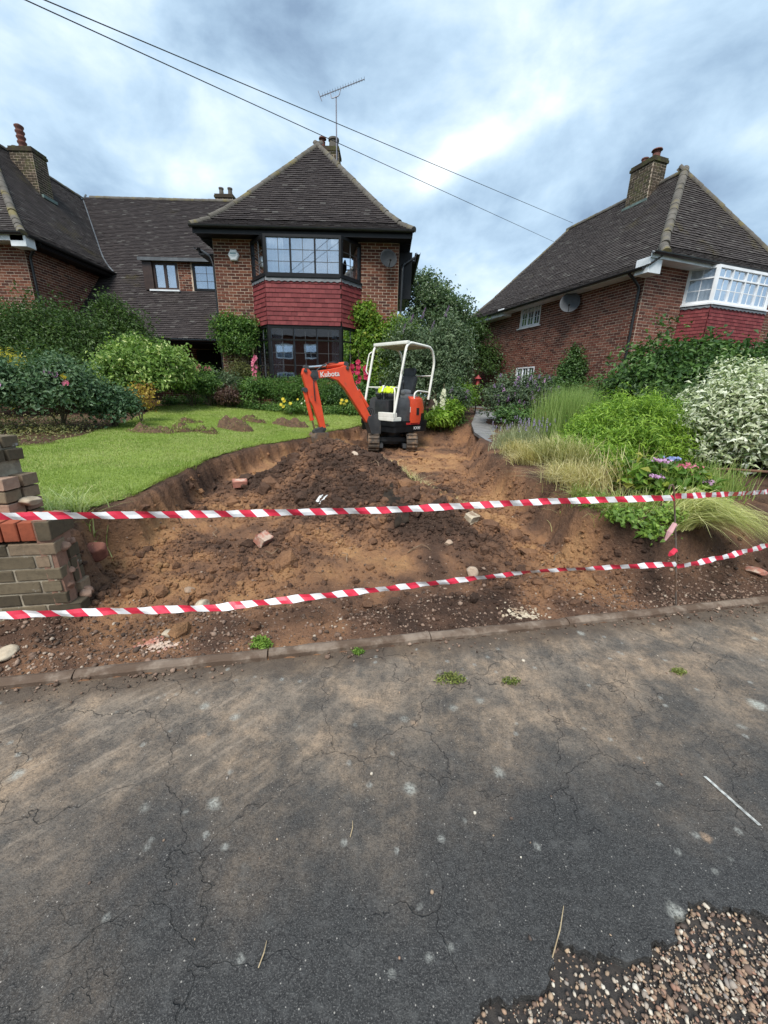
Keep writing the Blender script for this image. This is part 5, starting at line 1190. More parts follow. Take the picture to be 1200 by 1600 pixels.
tape('lower red and white barrier tape crossing in front of the soil heap', [(-3.0,1.30,.36),(-1.83,1.60,.315),(-.9,1.82,.25),(0,2.03,.275),(1.0,2.25,.315),on_stake(.335)-Vector((0,.012,0))], .037, 1, .45, .0, 4)
tape('upper red and white tape leaving the steel pin towards the grass clump', [on_stake(.80)+Vector((.004,-.013,0)),(2.6,2.75,.74),(3.26,3.2,.66),(4.6,4.1,.6)], .038, 1, .25, .0, 3)
tape('lower red and white tape rising from the steel pin towards the verge', [on_stake(.315)+Vector((.004,-.014,0)),(2.42,2.52,.335),(2.94,2.75,.344),(4.2,3.25,.42)], .038, 1, .2, .0, 6)
sp_ = thing('steel_pin', 'thin rusty steel pin leaning and holding the barrier tapes', 'stake', tuple(stk0))
m = MB(); m.tube([stk0-Vector((-.01,0,.06)),stk0.lerp(stk1,.5)+Vector((.004,0,0)),stk1], .0055, 8); m.build('rod', STEEL, sp_, True)
m = MB(); m.tube([stk1+Vector((0,0,-.01)),stk1+Vector((-.012,0,.012)),stk1+Vector((-.03,-.004,.006)),stk1+Vector((-.032,-.004,-.016))], .0055, 8); m.build('hooked_top', STEEL, sp_, True)
for z_, L_ in ((.60,.10),(.42,.03)):
    p = on_stake(z_); m = MB(); m.tube([p+Vector((-.008,-.008,.02)),p+Vector((-.03,-.012,-L_*.4)),p+Vector((-.045,-.01,-L_))], [.014,.018,.006], 6); m.lathe(p-Z3*.01, [(.008,0),(.014,.012),(.008,.024)], 8); m.build('tape_knot', TRED if L_ < .05 else plain('faded_pink_tape',(.62,.35,.35),rough=.5), sp_)
# ---- rusty rail in the right bed
rr = thing('metal_rail', 'bent rusty metal rail low in the bed below the white shrub', 'rail', (3.24,3.9,.4))
m = MB(); m.tube(rounded([(3.12,3.95,.35),(3.22,3.85,.72),(3.40,3.86,.735),(4.4,3.9,.69)],.08), .014, 8); m.build('bar', plain('rusty_iron',(.17,.085,.05),(.11,.06,.04),12,.85,.4), rr, True)
m = MB(); m.tube([(4.0,3.89,.70),(4.02,3.92,.3)], .010, 7); m.build('leg', bpy.data.materials['rusty_iron'], rr, True)
# ---- overhead wires
WIRE = plain('black_cable', (.02,.021,.024), rough=.6)
def wire(label, a, b, sag, rad=.010):
    a, b = Vector(a), Vector(b); m = MB(); m.tube([a.lerp(b,i/24)-Z3*(sag*4*(i/24)*(1-i/24)) for i in range(25)], rad, 6); o = m.build('overhead_wire', WIRE); return tag(o, label, 'wire', 'overhead telephone wires')
WE = FRM @ Vector((2.9,6.45,8.1)); WE2 = FRM @ Vector((.2,8.7,5.9))
def ext(p, e, k): p, e = Vector(p), Vector(e); return e+(p-e)*k
wire('upper of the two overhead wires, reaching the ridge of the right house', ext((-4.06,6,5.65),(7.42,18.57,8.26),1.5), (7.42,18.57,8.22), .0, .007)
wire('lower overhead wire, running down behind the roof of the right house', ext((-4.34,6,5.65),(7.1,20,8.08),1.5), ext((7.1,20,8.08),(-4.34,6,5.65),1.3), .0, .007)
# ---- dishes, alarm, aerial
def dish(root_label, p, n_, up, r, mat, arm_dir):
    t_ = thing('satellite_dish', root_label, 'satellite dish', tuple(p)); z_ = Vector(n_).normalized(); x_ = Z3.cross(z_).normalized(); y_ = z_.cross(x_); Mx = basis(x_,y_,z_,Vector(p))
    m = MB(); V = []; F = []
    for i in range(7):
        q = i/6
        for k in range(28): t = 2*math.pi*k/28; V.append((r*q*math.cos(t), r*1.05*q*math.sin(t), .10*q*q*r/.25-.03))
    for i in range(6):
        for k in range(28): F.append((i*28+k,i*28+(k+1)%28,(i+1)*28+(k+1)%28,(i+1)*28+k))
    m.add([Mx @ Vector(v) for v in V], F); d_ = m.build('reflector', mat, t_, True); d_.modifiers.new('solid','SOLIDIFY').thickness = .006
    m = MB(); m.tube([Mx @ Vector((0,-r*.95,.05)), Mx @ Vector((0,-r*.7,r*1.05))], .011, 7); m.build('feed_arm', GUT, t_, True)
    m = MB(); m.tube([Mx @ Vector((0,-r*.74,r*.98)), Mx @ Vector((0,-r*.60,r*1.12))], .028, 10); m.build('receiver', GUT, t_, True)
    m = MB(); m.tube([Mx @ Vector((0,0,-.03)), Vector(p)+Vector(arm_dir)*.6, Vector(p)+Vector(arm_dir)], .016, 7); m.build('bracket', LEAD, t_, True)
    return t_
DISHM = plain('dark_grey_dish', (.022,.025,.028), (.032,.035,.038), 6, .75, .05, .2); DISHL = plain('grey_dish', (.085,.09,.098), (.07,.075,.082), 6, .7, .05, .2)
dish('dark satellite dish beside the black bay window', (-.07,12.02,4.85), (.25,-1,.30), Z3, .235, DISHM, (.12,.28,.05))
dish('grey satellite dish on the side wall under white eaves', tuple(FRM @ Vector((-.28,2.32,4.25))), tuple(FRM.to_3x3() @ Vector((-.75,-.75,.32))), Z3, .30, DISHL, tuple(FRM.to_3x3() @ Vector((.27,0,.05))))
ab = thing('alarm_box', 'white hexagonal burglar alarm box on the brick front', 'alarm box', (-4.36,12.29,4.93))
hx = [(math.cos(math.radians(60*i)),math.sin(math.radians(60*i))) for i in range(6)]
m = MB(); V = [(-4.36+.155*x_,12.292,4.93+.155*z_) for x_, z_ in hx]+[(-4.36+.15*x_,12.23,4.93+.15*z_) for x_, z_ in hx]+[(-4.36+.125*x_,12.215,4.93+.125*z_) for x_, z_ in hx]
m.add(V, [tuple(range(12,18))]+[(i,(i+1)%6,6+(i+1)%6,6+i) for i in range(6)]+[(6+i,6+(i+1)%6,12+(i+1)%6,12+i) for i in range(6)]); m.build('case', WHITEW, ab)
m = MB(); m.box((-4.44,12.212,4.945),(-4.28,12.2145,4.985)); m.box((-4.43,12.212,4.905),(-4.29,12.2145,4.915)); m.box((-4.41,12.212,4.88),(-4.31,12.2145,4.887)); m.build('printed_panel', plain('pale_blue_print',(.30,.42,.46),rough=.5), ab)
ae = thing('tv_aerial', 'tall television aerial on a mast above the hipped roof', 'aerial', (-1.95,16.25,8.9))
ALU = plain('dull_aluminium', (.28,.27,.30), rough=.45, metal=.6)
m = MB(); m.tube([(-1.95,16.25,8.7),(-1.95,16.25,10.75)], .022, 8); m.build('mast', ALU, ae, True)
b0, b1 = Vector((-2.50,16.35,10.79)), Vector((-1.0,16.0,11.06)); bd_ = (b1-b0).normalized()
m = MB(); m.tube([b0,b1], .014, 6); m.build('boom', ALU, ae, True)
m = MB(); m.tube(rounded([b0.lerp(b1,.24),b0.lerp(b1,.26)-Z3*.17,b0.lerp(b1,.44)-Z3*.17,b0.lerp(b1,.47)],.06), .014, 6); m.build('cradle', ALU, ae, True)
crs = bd_.cross(Z3).normalized()
for i in range(17):
    p = b0.lerp(b1,.06+.94*i/16); q = .13-.003*i; m = MB(); m.tube([p-crs*q*.3-Z3*.03+Z3*0,p+Z3*.055+crs*q*.3], .006, 5); m.build('element', ALU, ae)
m = MB(); m.tube([b0+Vector((.0,0,-.0)),b0+Vector((-.06,0,.15))], .012, 6); m.tube([b0,b0+Vector((.06,0,-.12))], .012, 6); m.build('reflector', ALU, ae)
# ---- red bird feeder post between the houses
bf = thing('bird_feeder', 'small red lantern-shaped bird feeder on a post between houses', 'bird feeder', (2.45,11.0,.85))
RL = plain('red_lantern_paint',(.26,.03,.03),rough=.6)
m = MB(); m.tube([(2.45,11,.8),(2.45,11,1.66)], .02, 8); m.build('post', BROWNW, bf, True)
m = MB(); m.lathe((2.45,11,1.64), [(.05,0),(.06,.02),(.045,.04),(.045,.15),(.055,.17)], 10); m.build('body', RL, bf, True)
m = MB(); m.lathe((2.45,11,1.81), [(.095,0),(.08,.02),(.02,.08),(.015,.10)], 10); m.build('roof', RL, bf, True)
# ------------------------------------------------------------------ plants
def unit(v): return v/np.maximum(np.linalg.norm(v,axis=-1,keepdims=True),1e-9)
def leaf_arrays(P, N, L, asp, g, fold=.18, tdir=None):
    n = len(P); t = unit(np.cross(N, g.normal(0,1,(n,3)))) if tdir is None else unit(tdir); b = unit(np.cross(N,t)); L = np.asarray(L)[:,None]
    base, tip = P-t*L*.5, P+t*L*.5-N*L*.12
    l, r = P+b*L*asp*.5+N*L*fold-t*L*.05, P-b*L*asp*.5+N*L*fold-t*L*.05
    V = np.stack([base,r,tip,l],1).reshape(-1,3); F = np.arange(4*n).reshape(-1,4); return V, F
def crown_pts(blobs, nclump, per, cr, seed, inner=.5, up=.35, flat=1.0, shoots=.09):
    """clumps of leaves spread through the outer part of ellipsoids: points and normals"""
    g = np.random.default_rng(seed); B = np.array(blobs, float); vol = (B[:,3]*B[:,4]*B[:,5])**.67; k = g.choice(len(B), nclump, p=vol/vol.sum())
    d = unit(g.normal(0,1,(nclump,3))); d[:,2] = np.where(d[:,2] < -.35, -d[:,2]*.6, d[:,2]); rad = inner+(1.03-inner)*g.random(nclump)**.55
    rad = np.where(g.random(nclump) < shoots, rad*g.uniform(1.05,1.28,nclump), rad); rad *= 1+.13*np.sin(d[:,0]*5+seed)*np.cos(d[:,1]*6+seed*2)
    c_ = B[k,:3]+d*B[k,3:]*rad[:,None]
    P = np.repeat(c_,per,0)+g.normal(0,1,(nclump*per,3))*cr*np.array([1,1,.75*flat]); out = np.repeat(d,per,0)
    N = unit(out*.75+g.normal(0,.65,(nclump*per,3))+np.array([0,0,up])); shade = np.repeat(g.random(nclump),per)
    return P, N, shade, g
def foliage(name, parent, blobs, nclump, per, cr, L, asp, mat, seed, inner=.5, up=.35, lj=.45, gmin=None, mix=.45, flat=1.0, shoots=.09):
    P, N, sh, g = crown_pts(blobs, nclump, per, cr, seed, inner, up, flat, shoots)
    if gmin is not None: k = P[:,2] > gmin; P, N, sh = P[k], N[k], sh[k]
    n = len(P); V, F = leaf_arrays(P, N, L*(1+g.uniform(-lj,lj,n)), asp, g); r = np.clip(sh*mix+g.random(n)*(1-mix),0,1)
    return part(name, V, F, mat, parent, np.repeat(r,4))
BARK = plain('grey_brown_bark', (.11,.08,.06), (.07,.05,.04), 14, .9, .6); TWIG = plain('green_brown_stem', (.10,.09,.045), (.07,.055,.03), 20, .8, .3)
def stems(parent, base, tips, r0=.012, name='stem', mat=None, wob=.05):
    b = Vector(base)
    for t_ in tips:
        t_ = Vector(t_); m = MB(); mid = b.lerp(t_,.5)+Vector((random.uniform(-wob,wob),random.uniform(-wob,wob),.04)); m.tube([b+Vector((random.uniform(-.04,.04),random.uniform(-.04,.04),-.05)),mid,t_], [r0,r0*.7,r0*.3], 6); m.build(name, mat or TWIG, parent, True)
def shrub(name, label, cat, base, blobs, nclump, per, cr, L, asp, mat, seed, stemn=5, group=None, sr=.014, **kw):
    t = thing(name, label, cat, base, None, group)
    g = random.Random(seed); tips = []
    for i in range(stemn): b = g.choice(blobs); tips.append((b[0]+g.uniform(-.5,.5)*b[3],b[1]+g.uniform(-.5,.5)*b[4],b[2]+g.uniform(-.2,.4)*b[5]))
    stems(t, base, tips, sr); foliage('foliage', t, blobs, nclump, per, cr, L, asp, mat, seed, gmin=base[2]-.02, **kw); return t
def lm(name, a, b, c_, tr=.28, d=None, rough=.5):
    a, b, c_, d = [None if q is None else tuple(min(.75,v*1.62) for v in q) for q in (a,b,c_,d)]
    return leafmat(name, [(0,a),(.5,b),(.9,c_),(1,d or c_)], tr, rough)
L_DARK = lm('dark_evergreen_leaf', (.018,.036,.010), (.030,.058,.015), (.055,.090,.022), .22)
L_HEDGE = lm('hedge_leaf', (.020,.046,.012), (.034,.072,.018), (.062,.115,.028), .25)
L_ROSE = lm('rose_leaf', (.030,.062,.030), (.050,.092,.045), (.085,.13,.065), .25)
L_VAR = lm('variegated_leaf', (.050,.10,.020), (.13,.20,.048), (.32,.37,.14), .3, (.46,.46,.25))
L_WHITE = leafmat('white_edged_leaf', [(0,(.05,.085,.03)),(.35,(.12,.175,.065)),(.52,(.34,.40,.19)),(.78,(.60,.63,.45)),(1,(.74,.75,.62))], .22)
L_BRIGHT = lm('bright_willowy_leaf', (.058,.115,.012), (.110,.195,.020), (.175,.26,.034), .35)
L_MID = lm('garden_leaf', (.028,.066,.014), (.055,.110,.022), (.10,.165,.035), .3)
L_VINE = lm('creeper_leaf', (.045,.095,.014), (.085,.155,.022), (.15,.22,.035), .35, (.21,.20,.04))
L_SILV = lm('silver_green_leaf', (.030,.052,.024), (.055,.086,.040), (.105,.14,.075), .28)
L_TREE = lm('tree_leaf', (.034,.060,.028), (.070,.110,.052), (.15,.19,.115), .3, (.27,.31,.22))
L_GOLD = lm('golden_conifer', (.13,.13,.015), (.24,.22,.025), (.34,.30,.04), .3)
L_RED = lm('dark_red_leaf', (.035,.020,.016), (.060,.030,.022), (.085,.055,.03), .25)
L_PURP = lm('buddleia_leaf', (.030,.048,.026), (.048,.074,.036), (.075,.105,.05), .25)
def fl_mat(name, a, b): return leafmat(name, [(0,a),(.5,tuple((x+y)/2 for x,y in zip(a,b))),(1,b)], .35, .6, .2)
F_PINK = fl_mat('pink_petal',(.55,.10,.20),(.75,.28,.38)); F_RED = fl_mat('crimson_petal',(.42,.02,.06),(.62,.06,.14)); F_PURP = fl_mat('purple_petal',(.20,.12,.26),(.38,.26,.44)); F_LAV = fl_mat('lavender_petal',(.26,.22,.36),(.42,.36,.50))
F_WHITE = fl_mat('cream_petal',(.62,.62,.45),(.80,.80,.66)); F_YEL = fl_mat('yellow_petal',(.62,.46,.02),(.78,.68,.12)); F_LIL = fl_mat('lilac_petal',(.48,.26,.50),(.68,.42,.66)); F_BLUE = fl_mat('blue_petal',(.25,.30,.60),(.40,.45,.75)); F_ORG = fl_mat('orange_petal',(.60,.16,.05),(.75,.30,.10))
def flower(parent, p, r, mat, facing=(0,-1,.3), petals=6, seed=0, name='flower', dbl=1):
    z = Vector(facing).normalized(); x = z.orthogonal().normalized(); y = z.cross(x); p = Vector(p); V = []; F = []; R = []; g = random.Random(seed)
    for q in range(dbl):
        rr = r*(1-.35*q)
        for i in range(petals):
            a = 2*math.pi*(i+.5*q)/petals; d = x*math.cos(a)+y*math.sin(a); s = z.cross(d); b = len(V); c0 = p+z*(q*r*.12)
            V += [c0, c0+d*rr*.6+s*rr*.42+z*rr*.12, c0+d*rr+z*rr*.32, c0+d*rr*.6-s*rr*.42+z*rr*.12]; F.append((b,b+1,b+2,b+3)); R += [g.random()]*4
    return part(name, V, F, mat, parent, R)
def spike(parent, p, h, r, mat, n, seed, name='flower_spike', lean=(0,0), Ls=.02):
    g = np.random.default_rng(seed); t = g.random(n); a = g.uniform(0,6.28,n); rr = r*(1-t)**.6*g.uniform(.5,1,n)
    P = np.stack([p[0]+rr*np.cos(a)+lean[0]*t*h,p[1]+rr*np.sin(a)+lean[1]*t*h,p[2]+t*h],1); N = unit(np.stack([np.cos(a),np.sin(a),.4*np.ones(n)],1)+g.normal(0,.4,(n,3)))
    V, F = leaf_arrays(P,N,np.full(n,Ls),.8,g); return part(name, V, F, mat, parent, np.repeat(g.random(n),4))

# ---- left beds
z_ = .85
shrub('evergreen_shrub', 'big dark evergreen shrub spreading under the neighbouring wing wall', 'shrub', (-8.9,11.0,.85), [(-10.7,11.3,2.1,1.5,.9,1.35),(-9.3,11.1,2.2,1.4,.9,1.35),(-7.9,11.1,2.0,1.2,.9,1.35),(-7.1,11.3,2.3,.8,.7,1.0),(-9.0,10.2,1.5,1.8,.8,.95),(-7.6,10.2,1.4,1.1,.7,.85),(-6.9,9.2,1.15,.7,.6,.55),(-8.2,8.9,1.2,1.2,.6,.6)], 1500, 36, .16, .085, .5, L_DARK, 1, 8, inner=.45)
shrub('climbing_shrub', 'thin shoots of shrub climbing the corner by the valley', 'shrub', (-7.6,11.6,.9), [(-7.55,11.6,3.1,.45,.3,.75),(-7.2,11.5,2.6,.5,.4,.6)], 130, 20, .11, .075, .5, L_DARK, 2, 4)
shrub('golden_conifer', 'golden yellow feathery conifer at the far left edge', 'conifer', (-7.75,7.9,.75), [(-7.8,8,1.45,.62,.5,.62),(-8.3,8,1.2,.6,.5,.5)], 260, 34, .09, .075, .22, L_GOLD, 3, 3, up=.8)
rg = 'rose bushes in the left bed'
for i, (x, y, w, h, lb) in enumerate(((-6.45,6.2,.78,1.15,'tall blue-green rose bush at the left edge of the bed'),(-5.45,6.55,.70,1.05,'blue-green rose bush with lilac blooms left of variegated shrub'),(-4.85,6.95,.42,.62,'low sparse rose bush nearest the lawn edge'))):
    b0 = tz(x,y); t = shrub('rose_bush', lb, 'rose bush', (x,y,b0), [(x,y,b0+h*.52,w,w*.8,h*.5),(x+.2,y-.1,b0+h*.75,w*.6,w*.5,h*.34)], (430,400,170)[i], 24, .085, .058, .62, L_ROSE, 10+i, 9, rg, inner=.4)
    if i == 1:
        for j, (fx, fy, fz, mt) in enumerate(((-5.20,6.2,1.56,F_LIL),(-5.09,6.2,1.52,F_LIL),(-4.95,6.2,1.40,F_PINK),(-5.0,6.25,1.5,F_YEL))): flower(t, (fx,fy,fz), .055, mt, (.2,-1,.4), 8, j, dbl=3)
    if i == 0: flower(t, (-5.72,5.9,1.35), .05, F_LIL, (.2,-1,.4), 8, 3, dbl=3)
shrub('flowering_perennial', 'clump of dull ochre and red foliage beside the roses', 'perennial', (-4.75,7.6,.72), [(-4.75,7.7,1.1,.30,.25,.34)], 50, 16, .07, .055, .5, lm('ochre_leaf',(.12,.06,.02),(.22,.15,.03),(.34,.26,.05)), 14, 4)
# ground cover at the edge of the rose bed
P = []; g = np.random.default_rng(17)
bx = g.uniform(-7.5,-4.55,260); by = g.uniform(4.7,7.6,260); keep = ~in_poly(bx,by,LAWN_POLY); bx, by = bx[keep], by[keep]
Pz = terrain(bx,by)[0]; PP = np.repeat(np.stack([bx,by,Pz],1),26,0)+g.normal(0,1,(len(bx)*26,3))*np.array([.10,.10,.05])+np.array([0,0,.05]); NN = unit(g.normal(0,.6,PP.shape)+np.array([0,-.2,.8])); V, F = leaf_arrays(PP,NN,g.uniform(.025,.06,len(PP)),.4,g)
o = part('undergrowth', V, F, lm('bed_weeds',(.05,.065,.02),(.10,.105,.035),(.19,.17,.07),.25), None, np.repeat(g.random(len(PP)),4)); tag(o, 'low weedy ground cover along the edge of the rose bed', 'undergrowth', kind='stuff')
P = []; g = np.random.default_rng(27); bx = g.uniform(-6.0,.3,420); by = 10.62+.25*g.random(420)+.12*np.sin(bx*2.1); bx = np.concatenate([bx,g.uniform(1.0,2.0,60)]); by = np.concatenate([by,g.uniform(9.95,10.3,60)])
Pz = terrain(bx,by)[0]; PP = np.repeat(np.stack([bx,by,Pz],1),30,0)+g.normal(0,1,(len(bx)*30,3))*np.array([.10,.09,.07])+np.array([0,0,.08]); NN = unit(g.normal(0,.6,PP.shape)+np.array([0,-.4,.8])); V, F = leaf_arrays(PP,NN,g.uniform(.03,.09,len(PP)),.38,g)
o = part('undergrowth', V, F, L_MID, None, np.repeat(g.random(len(PP)),4)); tag(o, 'low leafy growth along the back edge of the lawn', 'undergrowth', kind='stuff')
shrub('variegated_shrub', 'round cream and green variegated shrub in front of the porch', 'shrub', (-5.75,9.6,.83), [(-5.78,9.6,1.62,1.02,.8,.80),(-5.2,9.5,1.72,.55,.5,.66),(-6.3,9.5,1.45,.55,.5,.6)], 620, 30, .10, .085, .52, L_VAR, 20, 5, inner=.55)
pg = 'border perennials by the porch'
for i, (x, y, w, h, mt, lb, fm) in enumerate(((-5.05,10.35,.36,.95,L_MID,'green perennial clump right of the variegated shrub',None),(-4.62,10.4,.34,1.0,L_MID,'phlox clump with pale pink heads near the trellis climber',F_PINK),(-4.3,10.7,.36,.95,L_SILV,'grey-green perennial clump below the trellis climber',None),(-4.15,10.35,.30,.55,L_RED,'dark red leaved low plant below the trellis climber',None),(-3.55,10.7,.40,.85,L_MID,'leafy green clump at the foot of the pink hollyhock',None))):
    b0 = tz(x,y); t = shrub('border_plant', lb, 'perennial', (x,y,b0), [(x,y,b0+h*.5,w,w*.8,h*.5)], 90, 26, .075, .07, .32, mt, 30+i, 6, pg, up=.6)
    if fm:
        for j in range(5): spike(t, (x+random.uniform(-.25,.15),y-.15,b0+h*.86+random.uniform(0,.1)), .10, .06, fm, 40, j)
# trellis climber left of the bay
t = shrub('trellis_climber', 'leafy climber on a trellis at the left of the bay window', 'climber', (-4.35,12.0,.9), [(-4.55,12.02,2.95,.42,.18,.50),(-4.3,11.98,2.55,.5,.2,.55),(-4.05,12.0,3.0,.3,.16,.35)], 300, 30, .10, .07, .55, L_MID, 40, 10, inner=.3)
foliage('lower_growth', t, [(-4.25,11.9,1.6,.48,.22,.75)], 110, 22, .11, .06, .5, lm('olive_climber_leaf',(.05,.06,.022),(.085,.09,.03),(.13,.13,.05)), 41, inner=.2)
m = MB()
tr_ = thing('trellis', 'thin wooden trellis lattice against the brick left of the bay', 'trellis', (-4.3,12.2,.9))
for i in range(5):
    m = MB(); m.box((-4.75+i*.21,12.2,.92),(-4.735+i*.21,12.215,3.1)); m.build('slat', BARK, tr_)
for i in range(9):
    m = MB(); m.box((-4.78,12.185,1.1+i*.23),(-3.86,12.198,1.115+i*.23)); m.build('slat', BARK, tr_)
def hollyhock(label, x, y, h, mat, n, seed, leafm=L_MID, z0=None, fr0=.05, lean=0.0):
    b0 = tz(x,y) if z0 is None else z0; t = thing('hollyhock', label, 'hollyhock', (x,y,b0), None, 'hollyhocks'); g = random.Random(seed)
    m = MB(); m.tube([(x,y,b0-.05),(x+lean*.4,y,b0+h*.5),(x+lean,y,b0+h)], [.014,.011,.005], 6); m.build('stalk', TWIG, t, True)
    for i in range(n):
        q = .45+.42*i/n; a = g.uniform(-2.6,-.5); d = Vector((math.cos(a),math.sin(a),.25)); p = Vector((x+lean*q,y,b0+h*q))+d*.045; flower(t, p, fr0*g.uniform(.85,1.2), mat, d, 6, seed+i, dbl=2)
    for i in range(6):
        q = .88+.11*i/6; m = MB(); a = g.uniform(0,6.28); m.lathe((x+lean*q+.015*math.cos(a),y+.015*math.sin(a),b0+h*q), [(.004,0),(.012,.008),(.010,.02),(.002,.026)], 6); m.build('bud', TWIG, t)
    foliage('leaves', t, [(x,y,b0+h*.25,.24,.2,h*.24)], 26, 9, .07, .12, .85, leafm, seed, inner=.3); return t
hollyhock('pink hollyhock standing left of the ground floor window', -3.60, 11.05, 1.55, F_PINK, 11, 50, fr0=.062)
for i, (x, y, h, lb) in enumerate(((-1.02,11.25,1.42,'crimson hollyhock nearest the bay window'),(-.80,11.2,1.55,'tallest crimson hollyhock behind the excavator boom'),(-.58,11.3,1.36,'crimson hollyhock closest to the canopy post'))): hollyhock(lb, x, y, h, F_RED, 5, 60+i, fr0=.085)
# clipped hedge under the bay and dark clump beside it
shrub('box_hedge', 'clipped dark green hedge under the ground floor window', 'hedge', (-2.6,11.1,.9), [(-3.1,11.15,1.28,.6,.36,.42),(-2.5,11.15,1.28,.6,.36,.42),(-1.9,11.15,1.27,.6,.36,.42),(-1.3,11.2,1.2,.5,.34,.4)], 700, 34, .07, .045, .55, L_MID, 70, 5, inner=.6)
shrub('border_shrub', 'dark green border shrub behind the excavator arm', 'shrub', (-1.0,11.0,.9), [(-1.15,11.0,1.22,.55,.35,.42),(-.5,11.0,1.15,.5,.35,.40)], 260, 28, .09, .065, .45, L_HEDGE, 71, 5)
for i, (x, y, n, mt, lb) in enumerate(((-2.55,10.45,5,F_YEL,'small yellow lily clump in front of the clipped hedge'),(-2.1,10.5,9,F_YEL,'low plant with many small pale flowers before the hedge'),(-1.05,10.6,4,F_YEL,'pale yellow daylily clump below the excavator boom'))):
    b0 = tz(x,y); t = shrub('flower_clump', lb, 'flowers', (x,y,b0), [(x,y,b0+.16,.24,.2,.2)], 40, 18, .06, .075, .22, L_MID, 80+i, 4, up=.9)
    for j in range(n): flower(t, (x+random.uniform(-.28,.28),y-.15,b0+random.uniform(.2,.42)), .05 if i != 1 else .03, mt if (i != 1 or j%2) else F_WHITE, (random.uniform(-.4,.4),-1,.5), 6, j, dbl=2)
# creeper on the right corner of the house
shrub('wall_creeper', 'bright green creeper covering the right corner of the brick house', 'climber', (-.3,12.0,.9), [(-.35,12.12,2.6,.75,.18,.75),(.15,12.05,2.3,.62,.22,.9),(-.7,12.12,3.35,.36,.10,.50),(.35,12.15,3.1,.35,.16,.45),(-.3,11.95,1.6,.8,.25,.7)], 560, 26, .11, .10, .62, L_VINE, 90, 10, inner=.35)
# silver-green shrubs behind the excavator
shrub('buddleia', 'large silver-green buddleia behind the excavator canopy', 'shrub', (1.0,11.3,.9), [(.7,11.4,2.2,.95,.7,1.15),(1.45,11.3,2.1,.75,.6,1.1),(1.0,11.2,1.5,1.0,.6,.8),(1.65,11.5,2.7,.5,.5,.8)], 640, 34, .12, .10, .27, L_SILV, 100, 10, inner=.4)
bt = thing('buddleia_sprays', 'drooping dull purple flower sprays above the excavator canopy', 'flowers', (.9,11.1,2.6))
for i, (x, z) in enumerate(((.55,3.1),(.85,3.25),(1.1,2.95),(1.45,3.3),(.35,2.85))): spike(bt, (x,11.0,z), .26, .05, F_PURP, 90, i, lean=(.3,-.2), Ls=.022)
# trees behind
def tree(name, label, x, y, h, blobs, ncl, per, cr, L, mat, seed, asp=.5):
    t = thing(name, label, 'tree', (x,y,.9), None, 'trees behind the houses'); m = MB(); m.tube([(x,y,.7),(x+.1,y,.9+h*.3),(x,y+.1,.9+h*.62)], [.16,.12,.05], 8)
    g = random.Random(seed)
    for b in blobs:
        for q in range(3): m.tube([(x+.05,y,.9+h*g.uniform(.25,.5)),((x+b[0])/2+g.uniform(-.2,.2),(y+b[1])/2,(b[2]+.9+h*.4)/2+.2),(b[0]+g.uniform(-.5,.5)*b[3],b[1],b[2]+g.uniform(-.2,.6)*b[5])], [.05,.035,.012], 5)
    m.build('trunk', BARK, t, True); foliage('crown', t, blobs, ncl, per, cr, L, asp, mat, seed, inner=.25, lj=.35); return t
tree('birch_tree', 'pale leaved tree rising behind the right corner of the house', 1.8, 16, 5, [(1.55,16,4.4,1.0,.9,1.2),(2.3,16,3.9,.8,.8,1.1),(1.1,16,3.4,.9,.8,1.0),(2.4,16,2.9,.8,.8,.9),(1.3,16,5.1,.55,.5,.6)], 420, 30, .17, .12, L_TREE, 110)
tree('garden_tree', 'darker small tree at the far end of the right house', 3.3, 17.5, 4, [(3.2,17.5,3.5,.9,.8,1.2),(2.6,18,2.7,1.0,.8,1.0),(3.9,17.5,2.6,.9,.8,1.1)], 300, 30, .17, .12, L_DARK, 111)
for i, (x, y, w, h) in enumerate(((1.5,20,1.8,1.7),(3.6,21,1.9,1.6),(5.6,24,2.2,2.2),(-.5,24,2.2,2.0),(8.5,27,2.5,2.4),(12,26,2.5,2.6))):
    shrub('background_bush', ('mid green bush behind the pale tree','dark bush beyond the path end','bush far behind the right house gable','bush hidden behind the brick house corner','far bush right of the houses','farthest bush at right behind the hedge')[i], 'bush', (x,y,.9), [(x,y,1.0+h*.5,w,1.2,h*.8)], 160, 30, .25, .17, .5, (L_MID,L_DARK,L_TREE,L_MID,L_TREE,L_DARK)[i], 120+i, 3)
# around the path
hollyhock('cream white flower spire beside the excavator tail', 1.36, 9.75, 1.15, F_WHITE, 16, 130, L_BRIGHT, fr0=.05)
hollyhock('shorter cream flower spire behind the white one', 1.20, 9.95, .85, F_WHITE, 9, 131, L_BRIGHT, fr0=.04)
shrub('border_plant', 'fresh green strap-leaved clump at the foot of the white spires', 'perennial', (1.35,9.8,tz(1.35,9.8)), [(1.3,9.8,tz(1.3,9.8)+.25,.36,.25,.30),(1.6,9.95,.95,.3,.25,.3)], 120, 22, .07, .12, .16, L_BRIGHT, 132, 5, up=.9)
t = shrub('dusky_shrub', 'dusky purple-flowered shrub left of the path', 'shrub', (1.75,10.2,.75), [(1.70,10.2,1.18,.36,.3,.42)], 120, 24, .08, .07, .35, L_PURP, 140, 5)
for i in range(16): spike(t, (1.7+random.uniform(-.36,.36),9.95+random.uniform(-.1,.1),1.05+random.uniform(-.15,.45)), .09, .035, F_PURP, 26, i, Ls=.022)
shrub('border_plant', 'yellow-green perennial clump behind the dusky shrub', 'perennial', (2.1,10.9,.85), [(2.05,10.9,1.25,.4,.3,.5)], 100, 22, .09, .08, .3, L_VINE, 141, 4)
